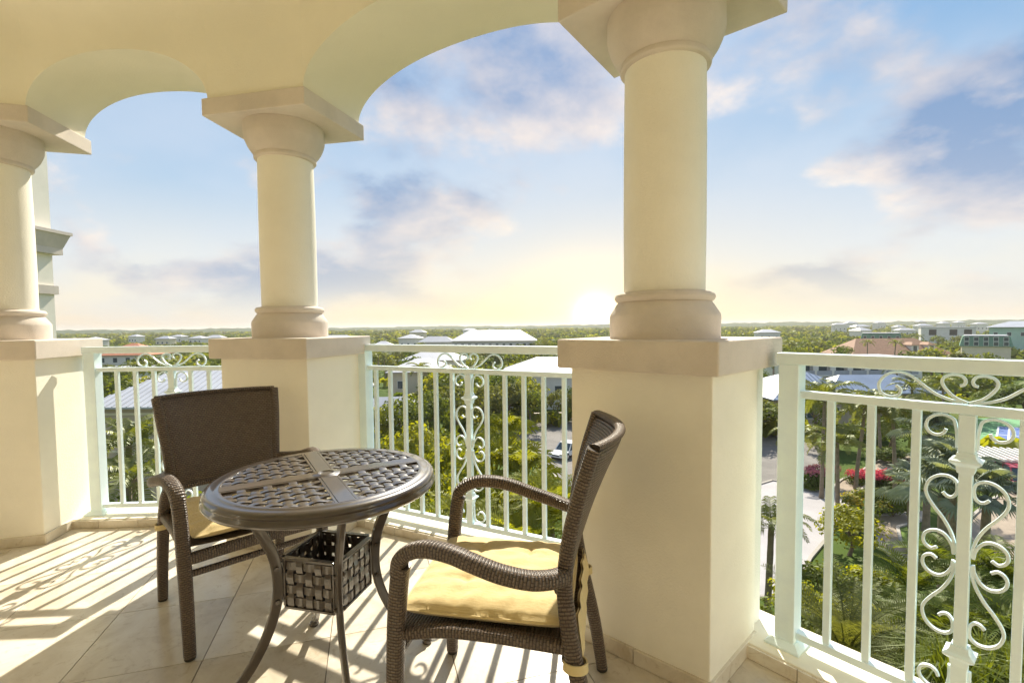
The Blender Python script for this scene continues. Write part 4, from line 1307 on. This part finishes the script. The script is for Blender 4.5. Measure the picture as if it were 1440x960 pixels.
# neighbouring wing of the building, seen past the first column
t = thing('building_corner', 'cream corner of the neighbouring wing with stone cornices behind the cut-off column', 'building', (0, 0, 0))
D = 6.2; xr_ = at_d(74.5, 380, D + 1.5).x; x_l = xr_ - 1.6
MB().box(x_l, xr_, D, D + 1.5, GZ, 6.0).build('wall', 'stucco', t)
q0, q1, q2 = at_d(85, 327, D + 1.6).z, at_d(80, 348, D + 1.5).z, at_d(78, 358, D + 1.5).z
for z0_, z1_, o0, o1 in ((q2, q2 + (q1 - q2) * .9, .09, .09), (q2 + (q1 - q2) * .9, q0 - .05, .09, .16), (q0 - .05, q0, .18, .18)):
    s0 = [(x_l - o0, D - o0), (xr_ + o0, D - o0), (xr_ + o0, D + 1.5 + o0), (x_l - o0, D + 1.5 + o0)]
    s1 = [(x_l - o1, D - o1), (xr_ + o1, D - o1), (xr_ + o1, D + 1.5 + o1), (x_l - o1, D + 1.5 + o1)]
    MB().prism(s0, z0_ + .001, z1_, top=s1).build('cornice', 'cast_stone', t)
z0_, z1_ = at_d(78, 414, D + 1.5).z, at_d(78, 402, D + 1.5).z
MB().box(x_l - .04, xr_ + .04, D - .04, D + 1.54, z0_, z1_).build('string_course', 'cast_stone', t)

# tennis court and pergola at the right
cA, cB, cC, cD = G(1352, 640), G(1352, 588), G(1500, 588), G(1500, 660)
struct(MB().prism([(q.x, q.y) for q in (cA, cD, cC, cB)], GZ - .05, GZ + .03).build('court_surround', 'court_green'))
q = [G(1400, 624), G(1404, 600), G(1470, 604), G(1476, 634)]
struct(MB().prism([(a.x, a.y) for a in (q[0], q[3], q[2], q[1])], GZ - .05, GZ + .05).build('tennis_court', 'court_blue'))
lm = MB()
for a, b_ in ((q[0], q[1]), (q[1], q[2]), (q[2], q[3]), (q[3], q[0]), ((q[0] + q[3]) / 2, (q[1] + q[2]) / 2), ((q[0] + q[1]) / 2, (q[2] + q[3]) / 2), (q[0].lerp(q[3], .24), q[1].lerp(q[2], .24))):
    e = (b_ - a) / 2; nn = Vector((-e.y, e.x, 0)).normalized() * .09
    lm.obox(((a + b_) / 2).xy.to_3d() + Vector((0, 0, GZ + .056)), (e.x, e.y, 0), nn, (0, 0, .003))
struct(lm.build('court_lines', 'white_line'))
p = G(1420, 690); pg = thing('pergola', 'white timber pergola with open slats over the parked red vehicle', 'pergola', (at_d(1418, 640, 40).x, 40, GZ), -.35)
zt = at_d(1418, 640, 40).z - GZ
for x in (-2.6, 0.6, 3.8):
    for y in (-1.6, 1.6):
        po = MB().box(x - .14, x + .14, y - .14, y + .14, 0, zt - .2).box(x - .22, x + .22, y - .22, y + .22, 0, .35).build('post', 'white_timber', pg)
for y in (-1.6, 1.6):
    MB().box(-3.4, 4.6, y - .07, y + .07, zt - .199, zt).build('beam', 'white_timber', pg)
for i in range(17):
    x = -3.2 + 7.6 * i / 16; MB().box(x - .08, x + .08, -2.4, 2.4, zt + .002, zt + .17).build('slat', 'white_timber', pg)
KEEP.append((pg.location.x, 40, 4))


# ------------------------------------------------------------------ vehicles
def car(label, pos, rz, paint, tall=False):
    t = thing('parked_car', label, 'car', pos, rz)
    Lh, Wd, Hh = (2.35, .93, 1.78) if tall else (2.2, .88, 1.42)
    bz = .88 if tall else .78
    sec = [(-Lh, .45, .60), (-Lh + .05, .36, bz - .05), (-Lh * .55, .34, bz), (Lh * .30, .34, bz), (Lh * .55, .34, bz - .04), (Lh - .15, .34, bz - .16), (Lh, .42, .62)]
    mb = MB(); V = []; prof = lambda z0, z1, w_: [(-w_, z0), (-w_ * 1.0, z0 + (z1 - z0) * .55), (-w_ * .93, z1), (w_ * .93, z1), (w_, z0 + (z1 - z0) * .55), (w_, z0)]
    for x, z0, z1 in sec:
        V += [(x, y, z) for y, z in prof(z0, z1, Wd * (1 - .10 * (abs(x) / Lh) ** 4))]
    F = [(i * 6 + j, i * 6 + (j + 1) % 6, (i + 1) * 6 + (j + 1) % 6, (i + 1) * 6 + j) for i in range(len(sec) - 1) for j in range(6)] + [tuple(range(5, -1, -1)), tuple(len(V) - 6 + j for j in range(6))]
    body = mb.add(V, F).build('body', paint, t, smooth=35, bevel=.03)
    b0, b1, t0, t1 = (-Lh + .12, Lh * .38, -Lh + .30, Lh * .12) if tall else (-Lh * .72, Lh * .42, -Lh * .45, Lh * .10)
    cab = MB(); w0_, w1_ = Wd * .90, Wd * .74
    cab.add([(b0, -w0_, bz - .02), (b1, -w0_, bz - .02), (b1, w0_, bz - .02), (b0, w0_, bz - .02), (t0, -w1_, Hh - .05), (t1, -w1_, Hh - .05), (t1, w1_, Hh - .05), (t0, w1_, Hh - .05)],
            [(0, 1, 5, 4), (1, 2, 6, 5), (2, 3, 7, 6), (3, 0, 4, 7), (4, 5, 6, 7)])
    cab.build('window', 'window_glass', t, bevel=.04)
    MB().obox(((t0 + t1) / 2, 0, Hh - .03), ((t1 - t0) / 2 + .05, 0, 0), (0, w1_ + .02, 0), (0, 0, .035)).build('roof', paint, t, bevel=.03)
    for s_ in (-1, 1):
        for (xa, xb) in ((b0, t0), (b1, t1), ((b0 + b1) / 2, (t0 + t1) / 2)):
            MB().sweep([(xa, s_ * w0_, bz - .02), (xb, s_ * w1_, Hh - .04)], rect(.045, .03), up=(1, 0, 0)).build('pillar', paint, t)
        for x in (-Lh * .62, Lh * .62):
            wh = MB().sweep([(x, s_ * (Wd - .20), .34), (x, s_ * (Wd + .01), .34)], circ(.34, 18), up=(0, 0, 1)).build('wheel', 'tyre', t, smooth=40)
            MB().sweep([(x, s_ * (Wd + .0), .34), (x, s_ * (Wd + .02), .34)], circ(.20, 12), up=(0, 0, 1)).build('rim', 'chrome', wh)
        MB().obox((Lh - .06, s_ * Wd * .68, .66), (.06, 0, 0), (0, .17, 0), (0, 0, .07)).build('headlight', 'chrome', t, bevel=.02)
        MB().obox((-Lh + .04, s_ * Wd * .70, .72), (.05, 0, 0), (0, .14, 0), (0, 0, .08)).build('tail_light', 'car_red', t, bevel=.02)
    MB().obox((Lh - .02, 0, .50), (.05, 0, 0), (0, Wd * .42, 0), (0, 0, .08)).build('grille', 'tyre', t)
    MB().obox((Lh + .0, 0, .42), (.07, 0, 0), (0, Wd * .9, 0), (0, 0, .06)).build('bumper', paint if not tall else 'chrome', t, bevel=.02)
    return t


p = G(797, 641); car('white parked car in the lot beside the large column', (p.x, p.y, GZ + .018), -2.2, 'car_white')
p = G(1434, 688); car('dark red off-road vehicle parked under the pergola at the right edge', (p.x, p.y, GZ + .024), -2.0, 'car_red', True)
p = G(528, 584); car('white car parked in the courtyard behind the middle railing post', (p.x, p.y, GZ + .02), .4, 'car_white')

# ------------------------------------------------------------------ planting close to the building, right bay


def pz(u, v, D):                   # crown point at distance D -> trunk foot and height
    q = at_d(u, v, D); return (q.x, q.y, GZ), q.z - GZ


for i, (u, v, D, sd, n_, sc, lab) in enumerate((
        (1158, 560, 36, 1, 20, .95, 'tall coconut palm left of the first baluster in the right bay, over the pink hedge'),
        (1206, 574, 38, 2, 20, .9, 'coconut palm between the first two balusters of the right railing'),
        (1262, 580, 37, 3, 20, .95, 'coconut palm just left of the third baluster of the right railing'),
        (1240, 566, 46, 4, 18, .85, 'farther coconut palm with pale trunk behind the red flower bed'),
        (1180, 620, 33, 5, 16, .75, 'low young coconut palm with wide drooping fronds beside the tan path'),
        (1120, 610, 42, 6, 16, .8, 'coconut palm half hidden by the end post of the right railing'),
        (1290, 548, 52, 7, 18, .8, 'coconut palm under the left scroll of the right railing'),
        (1330, 540, 58, 8, 18, .8, 'coconut palm behind the heart scroll of the right railing'))):
    pos, h = pz(u, v, D); palm(pos, h, lab, COCO, n_, sc, .5, 'coconut palms in the garden', 'coconut_palm', sd)
for i, (u, v, D, sd, sc, lab) in enumerate((
        (1345, 668, 23, 1, 1.0, 'large silver fan palm behind the scrolls of the right railing'),
        (1306, 612, 30, 2, 1.0, 'silver fan palm left of the centre bar, farther back'),
        (1385, 698, 21, 3, .85, 'silver fan palm right of the centre bar'),
        (1285, 690, 27, 4, 1.0, 'small silver fan palm left of the third baluster beside the red flowers'),
        (1330, 700, 21, 5, 1.0, 'low silver fan palm below the upper scroll'))):
    pos, h = pz(u, v, D); palm(pos, max(1.0, h), lab, FAN, 26, sc, .15, 'silver fan palms in the garden', 'fan_palm', sd + 40, .2)
pos, h = pz(1200, 940, 11.5); palm(pos, h, 'feathery date palm reaching up below the right railing, nearest the plaza', DATE, 34, .92, .2, None, 'date_palm', 71, .22)
pos, h = pz(1300, 960, 11.5); palm(pos, h - .6, 'second feathery date palm lower right with fronds crossing the balusters', DATE, 26, .85, .2, None, 'date_palm', 72, .2)
for i, (u, v, D, n_, sc, lab) in enumerate((
        (1290, 800, 15.5, 24, .85, 'bushy green palm clump at the bend of the tan path'), (1345, 780, 16, 26, .9, 'bushy dark palm clump behind the lower scrolls'), (1410, 790, 15, 26, .9, 'bushy palm clump right of the centre bar'),
        (1380, 860, 12.5, 26, .8, 'glossy palm clump below the right scrolls'), (1310, 860, 13, 24, .8, 'dense dark palm clump left of the lower collar'), (1450, 870, 12, 24, .9, 'palm clump at the lower right corner'),
        (1255, 850, 14, 20, .75, 'low palm clump between the second and third baluster'))):
    pos, h = pz(u, v, D); palm(pos, h - .9, lab, ARECA, n_, sc, .1, 'bushy palm clumps under the right railing', 'palm_clump', 80 + i, .08)
gm = MB()
for i in range(70):
    q = at_d(random.uniform(1290, 1490), random.uniform(890, 1000), random.uniform(9.3, 11.8)); src = GRASS[i % 2]; a = random.uniform(0, 6); k_ = random.uniform(.7, 1.1); ca, sa = math.cos(a) * k_, math.sin(a) * k_
    gm.add([(q.x + v_.co.x * ca - v_.co.y * sa, q.y + v_.co.x * sa + v_.co.y * ca, q.z - 1.3 + v_.co.z * k_) for v_ in src.vertices], [tuple(p_.vertices) for p_ in src.polygons])
go = gm.build('grass', 'leaf_green'); go['kind'] = 'stuff'; go['label'] = 'long-bladed grass in the bottom right corner'
# raised planted bank that carries the tufts and clumps near the wall
bp = [at_z(1300, 1020, -8.2), at_z(1560, 1020, -8.2), at_z(1560, 930, -8.2), at_z(1330, 915, -8.2)]
bank = MB().prism([(a.x, a.y) for a in bp], GZ - .1, -8.3).build('planted_terrace', 'scrub_ground'); struct(bank)

# clipped planters and flower beds
q = G(1151, 684); t = thing('flower_hedge', 'box hedge topped with pink flowers beside the white plaza', 'hedge', (q.x, q.y, GZ), .25)
hb = crown_mesh('foliage', 'leaf_dark', 1.75, .62, 60, 40, .17, 301, None, .30, -.9)
inst('foliage', hb, t, (0, 0, .75), (0, 0, 0), (1.05, .55, 1.15)); fl = crown_mesh('blossoms', 'leaf_rose', 1.75, .16, 50, 34, .15, 302, None, .25, -.1); inst('blossoms', fl, t, (0, 0, 1.38), (0, 0, 0), (1.0, .55, 1.0))
for i, (u, v, lab) in enumerate(((1222, 680, 'bed of red flowers left of the second baluster'), (1262, 683, 'bed of red flowers right of the second baluster'))):
    q = G(u, v); t = thing('flower_bed', lab, 'flower bed', (q.x, q.y, GZ), -.2, 'red flower beds along the path')
    inst('foliage', hb, t, (0, 0, .3), (0, 0, 0), (1.0, .6, .7)); f2 = crown_mesh('blossoms', 'leaf_pink', 1.75, .30, 60, 34, .16, 303 + i, None, .25, -.1); inst('blossoms', f2, t, (0, 0, .72), (0, 0, 0), (1.0, .62, 1.1))
for i, (u, v, k_, w_, h, lab) in enumerate(((1212, 722, 'gold', 3.0, 1.7, 'golden-tipped shrub at the head of the lower path'), (1240, 716, 'gold', 2.8, 1.5, 'golden-tipped shrub right of the second baluster'), (1256, 726, 'green', 2.4, 1.5, 'green shrub below the golden-tipped ones'),
                                      (1205, 742, 'green', 2.2, 1.3, 'dark green shrub between plaza and path'), (1140, 688, 'green', 1.6, .5, 'low shrub at the foot of the pink hedge'))):
    q = G(u, v); shrub(k_, (q.x, q.y, GZ), w_, h, lab, None)
for i, (u, v, D, k_, w_, h, lab) in enumerate(((1128, 818, 15, 'lime', 2.2, 1.5, 'low yellow-green shrub at the lower edge of the white plaza'), (1162, 792, 17, 'green', 2.4, 1.6, 'green shrub where the white plaza narrows'), (1222, 800, 16.5, 'lime', 2.4, 1.6, 'yellow-green shrub left of the second baluster, above the date palm'),
        (1252, 812, 15.5, 'green', 2.6, 1.7, 'green shrub by the bend of the lower path'), (1112, 850, 13.5, 'green', 2.0, 1.3, 'green shrub low beside the right railing post'), (1190, 840, 14, 'lime', 2.6, 1.7, 'yellow-green shrub behind the date palm crown'))):
    q = at_d(u, v, D); zt = q.z - h
    t = shrub(k_, (q.x, q.y, zt), w_, h, lab, 'shrubs on the bank below the right railing')
    MB().lathe([(w_ * .55, GZ - zt - .05), (w_ * .40, -.02), (.05, .05)], 12).build('earth_mound', 'scrub_ground', t)
palm(pz(1080, 735, 19)[0], pz(1080, 735, 19)[1], 'coconut palm mostly hidden behind the large pedestal, fronds over the white plaza', COCO, 16, .55, .2, None, 'coconut_palm', 140)
pos, h = pz(1196, 714, 27); tree('lime', pos, h, 3.6, 'small rounded yellow-green tree between the white plaza and the lower path')
for i, (u, v, D, k_, w_, lab) in enumerate(((1252, 586, 50, 'dark', 5.5, 'dark tree behind the coconut palms, above the red flower beds'), (1222, 590, 54, 'round', 5.5, 'green tree behind the palm between the first two right balusters'), (1176, 592, 50, 'round', 4.5, 'green tree behind the tall coconut palm of the right bay'),
        (1292, 572, 56, 'dark', 6, 'dark tree left of the heart scroll of the right railing'), (1330, 556, 62, 'round', 6.5, 'green tree under the heart scroll of the right railing'), (1372, 560, 64, 'dark', 6.5, 'dark tree before the tennis court, right of the centre bar'),
        (1412, 548, 72, 'dark', 7, 'broad dark tree behind the tennis court'), (1445, 540, 70, 'dark', 7, 'dark tree at the right edge behind the court'), (1300, 534, 80, 'round', 7, 'green tree at the end of the white apartment block'), (1345, 528, 84, 'dark', 7.5, 'dark tree right under the top rail, above the heart scroll'),
        (1392, 520, 90, 'dark', 8, 'dark tree touching the top rail at the far right'), (1276, 630, 44, 'dark', 4.5, 'small dark tree behind the red flowers right of the second baluster'), (1240, 628, 46, 'round', 3.6, 'low green tree over the tan path'))):
    pos, h = pz(u, v, D); tree(k_, pos, h, w_, lab)
# middle bay
mid = [(545, 640, 27, 'lime', 4.5), (580, 600, 31, 'lime', 5.0), (600, 660, 24, 'lime', 4.0), (622, 600, 33, 'round', 4.5), (648, 625, 27, 'lime', 4.6), (560, 690, 21, 'lime', 3.5), (610, 700, 20, 'round', 3.2), (655, 690, 20, 'lime', 3.4),
       (690, 590, 36, 'olive', 4.4), (560, 555, 48, 'round', 5.0), (602, 545, 52, 'round', 5.5), (640, 535, 58, 'olive', 6.0), (680, 535, 56, 'olive', 5.5), (716, 530, 60, 'olive', 5.4), (745, 545, 60, 'round', 4.6), (785, 545, 66, 'olive', 4.6), (540, 700, 18, 'lime', 3.0)]
mw = ['close to the left post', 'behind the third baluster', 'in front of the taller ones left of the middle scrolls', 'just left of the middle scrolls', 'behind the middle scrolls', 'over the table edge by the left post', 'behind the table rim',
      'right behind the far chair arm', 'beside the tall fan palm', 'below the small white hip roof', 'in the second row left of the scrolls', 'in the back row behind the scrolls', 'in the back row right of the scrolls', 'in the back row above the fan palms',
      'under the white pavilion roof', 'beside the large column above the garden wall', 'lowest by the left post']
mc = {'lime': 'yellow-green tree ', 'round': 'mid green tree ', 'olive': 'olive-gold tree '}
for i, (u, v, D, k_, w_) in enumerate(mid):
    pos, h = pz(u, v, D); tree(k_, pos, h, w_, mc[k_] + mw[i], 'trees seen through the middle railing')
for i, (u, v, D, sd, lab) in enumerate(((720, 610, 24, 1, 'tall yellow-green fan palm in the right part of the middle bay'), (690, 655, 20, 2, 'fan palm right of the middle centre bar'), (745, 665, 19, 3, 'fan palm in front of the white parked car'), (770, 715, 16, 4, 'low fan palm behind the right chair arm'), (715, 720, 16, 5, 'low fan palm below the middle centre scrolls'))):
    pos, h = pz(u, v, D); palm(pos, h - .6, lab, FANG, 30, 1.0, .2, 'yellow-green fan palms behind the middle railing', 'fan_palm', sd + 60, .16)
for i, (u, v, D, sd, lab) in enumerate(((776, 690, 15, 1, 'drooping yellow-green palm left of the large column'), (660, 735, 14, 2, 'leafy palm clump at the foot of the middle railing'), (735, 750, 13.5, 3, 'leafy palm clump behind the right chair'), (590, 730, 15, 4, 'leafy palm clump behind the table edge'))):
    pos, h = pz(u, v, D); palm(pos, h - .9, lab, YEL, 22, .85, .1, 'yellow-green palm clumps behind the middle railing', 'palm_clump', 95 + i, .09)
# left bay
for i, (u, v, D, sd, n_, sc, lab) in enumerate(((163, 628, 19, 1, 18, .7, 'coconut palm close to the left railing post, in front of the tan wall'), (206, 672, 17, 2, 16, .62, 'lower coconut palm with yellowing fronds left of the chair back'), (246, 600, 25, 5, 14, .42, 'small palm against the tan house wall'))):
    pos, h = pz(u, v, D); palm(pos, h, lab, COCO, n_, sc, .4, None, 'coconut_palm', 120 + sd)
for i, (u, v, D, k_, w_, lab) in enumerate(((160, 715, 14, 'lime', 3.0, 'yellow-green shrub at the foot of the left railing'), (215, 705, 15, 'green', 3.2, 'green shrub below the left railing'), (275, 690, 15, 'green', 3.0, 'green shrub seen under the chair back'), (150, 690, 18, 'dark', 2.5, 'dark shrub beside the left post'))):
    pos, h = pz(u, v, D); shrub(k_, (pos[0], pos[1], max(GZ, pos[2] + h - 2.6)), w_, 2.6, lab)
lt = at_z(120, 760, -9.8); bank2 = MB().prism([(-13, 9.5), (-2, 9.5), (-2, 20), (-16, 20)], GZ - .1, -9.7).build('planted_terrace', 'scrub_ground'); struct(bank2)

# ------------------------------------------------------------------ trees out to the horizon
KEEP += [(at_d(795, 620, 50).x, 50, 9), (at_d(1100, 640, 45).x + 2, 45, 7), (at_d(1400, 610, 58).x, 58, 13), (at_d(1170, 680, 38).x, 38, 7), (at_d(1250, 660, 40).x, 40, 6), (at_d(528, 580, 72).x, 72, 7)]


def free(x, y, m=0.0):
    return all((x - a) ** 2 + (y - b_) ** 2 > (r_ + m) ** 2 for a, b_, r_ in KEEP)


kinds = ['round', 'dark', 'olive', 'lime', 'round', 'dark']
flab = {'round': 'mid green broadleaf tree in the belt of trees before the horizon', 'dark': 'dark green broadleaf tree in the belt of trees before the horizon', 'olive': 'olive toned broadleaf tree in the belt of trees before the horizon',
        'lime': 'bright yellow-green tree in the belt of trees before the horizon'}
kn = {'round': 'mid green broadleaf tree', 'dark': 'dark green broadleaf tree', 'olive': 'olive toned broadleaf tree', 'lime': 'bright yellow-green tree'}
cnt = 0; tries = 0
while cnt < 270 and tries < 8000:
    tries += 1
    a = math.radians(random.uniform(-47, 47)); D = 48 + 190 * random.random() ** 1.15
    x, y = D * math.tan(a), D
    if not free(x, y, 1.5) or (abs(a) < .95 and D < 60 and -.30 < a < .18):
        continue
    uu = 720 + FPX * x / D
    bay = 'over the left railing' if uu < 400 else ('over the middle railing' if uu < 860 else 'over the right railing')
    row = ', nearest rows' if D < 85 else (', halfway back' if D < 150 else ', farthest rows')
    k_ = random.choice(kinds); h = random.uniform(4.2, 7.5) if D < 110 else random.uniform(4.0, 7.0)
    tree(k_, (x, y, GZ), h, random.uniform(4.5, 8.0), kn[k_] + ' in the tree belt ' + bay + row, flab[k_].replace('tree in', 'trees in', 1), far=D > 75); cnt += 1
# palms standing out of the belt: crown in one piece at this distance
FARP = []
for s_ in range(2):
    r = random.Random(s_ + 200); mb = MB()
    for i in range(15):
        src = COCO[0 if i < 5 else (1 if i < 11 else 2)]; a = i * 2.4; ca, sa = math.cos(a), math.sin(a); k_ = r.uniform(.85, 1.1)
        vv = [(k_ * (v_.co.x * ca - v_.co.y * sa), k_ * (v_.co.x * sa + v_.co.y * ca), k_ * v_.co.z) for v_ in src.vertices]
        mb.add(vv, [tuple(p_.vertices) for p_ in src.polygons])
    FARP.append(mb.mesh('crown', 'leaf_palm'))
FT = ptrunk_mesh('trunk', 6.0, .16, .4, 3)
cnt = tries = 0
while cnt < 60 and tries < 3000:
    tries += 1
    a = math.radians(random.uniform(-46, 46)); D = 55 + 150 * random.random()
    x, y = D * math.tan(a), D
    if not free(x, y, 1.0) or (D < 60 and -.30 < a < .18):
        continue
    t = thing('coconut_palm', 'slim coconut palm rising from the tree belt ' + ('over the left railing' if x / D < -.47 else ('over the middle railing' if x / D < .2 else 'over the right railing')) + (', near side' if D < 100 else ', far side'), 'palm', (x, y, GZ), random.uniform(0, 6), 'coconut palms in the belt of trees before the horizon')
    s_ = random.uniform(.85, 1.25); inst('trunk', FT, t, (0, 0, 0), (0, 0, 0), (1, 1, s_)); inst('crown', FARP[cnt % 2], t, (.4, 0, 6 * s_ - .05), (0, 0, 0), .85); cnt += 1


# the wood and scrub beyond, too many to count
def far_mass(name, n, d0, d1, mat_list, size, seed, label):
    r = np.random.default_rng(seed); a = np.radians(r.uniform(-50, 50, n)); D = np.exp(r.uniform(math.log(d0), math.log(d1), n))
    x = D * np.tan(a); ok = np.array([free(xx, yy, 3) for xx, yy in zip(x, D)]); x, D = x[ok], D[ok]; n = len(x)
    big = np.clip(D / 450, .85, 1.7) * size * r.uniform(.7, 1.3, n)
    Q = 16
    cx = np.repeat(x, Q); cy = np.repeat(D, Q); bb = np.repeat(big, Q)
    d = r.normal(size=(n * Q, 3)); d[:, 2] = np.abs(d[:, 2]) * .8 + .1; d /= np.linalg.norm(d, axis=1)[:, None]
    c = np.c_[cx, cy, np.full(n * Q, GZ)] + d * (bb * np.array([1.0]).repeat(n * Q))[:, None] * np.array([1.25, 1.25, .95]) + np.c_[np.zeros(n * Q), np.zeros(n * Q), bb * .25]
    nn = d + r.normal(scale=.45, size=d.shape); nn /= np.linalg.norm(nn, axis=1)[:, None]
    t1 = np.cross(nn, r.normal(size=d.shape)); t1 /= np.linalg.norm(t1, axis=1)[:, None]; t2 = np.cross(nn, t1)
    s_ = (bb * .48)[:, None]
    V = np.stack([c - t1 * s_ - t2 * s_ * .8, c + t1 * s_ - t2 * s_ * .5, c + t1 * s_ * .8 + t2 * s_, c - t1 * s_ * .7 + t2 * s_ * .8], 1).reshape(-1, 3)
    me = bpy.data.meshes.new(name); me.vertices.add(len(V)); me.vertices.foreach_set('co', V.ravel())
    nf = len(V) // 4; me.loops.add(nf * 4); me.loops.foreach_set('vertex_index', np.arange(nf * 4)); me.polygons.add(nf); me.polygons.foreach_set('loop_start', np.arange(0, nf * 4, 4))
    try:
        me.polygons.foreach_set('loop_total', np.full(nf, 4))
    except Exception:
        pass
    for m_ in mat_list:
        me.materials.append(MATS[m_])
    mi = np.repeat(r.integers(0, len(mat_list), n), Q); me.polygons.foreach_set('material_index', mi.astype(np.int32)); me.update(); me.validate()
    o = bpy.data.objects.new(name, me); COL.objects.link(o); o['kind'] = 'stuff'; o['label'] = label
    return o


far_mass('far_wood', 7000, 170, 1500, ['leaf_green', 'leaf_olive', 'leaf_lime', 'leaf_green', 'leaf_dark'], 2.5, 4, 'green wood and scrub stretching from the houses to the horizon')
far_mass('undergrowth', 1500, 44, 200, ['leaf_green', 'leaf_dark', 'leaf_lime'], 1.5, 9, 'low undergrowth between the garden trees')
#OUTDOORS_END

# ------------------------------------------------------------------ warm evening air
hz = MB().box(-9100, 9100, -9100, 9100, GZ - 1.2, 22).build('haze', 'lagoon'); hz['kind'] = 'stuff'; hz['label'] = 'thin warm haze over the plain'
hm_ = bpy.data.materials.new('air'); hm_.use_nodes = True; h = NT(hm_.node_tree); h.n.clear()
pv = h.node('ShaderNodeVolumePrincipled'); pv.inputs['Density'].default_value = 0.00020; pv.inputs['Color'].default_value = (0.97, 0.93, 0.85, 1); pv.inputs['Anisotropy'].default_value = 0.3
oo = h.node('ShaderNodeOutputMaterial'); h.l.new(pv.outputs[0], oo.inputs['Volume'])
hz.data.materials.clear(); hz.data.materials.append(hm_)
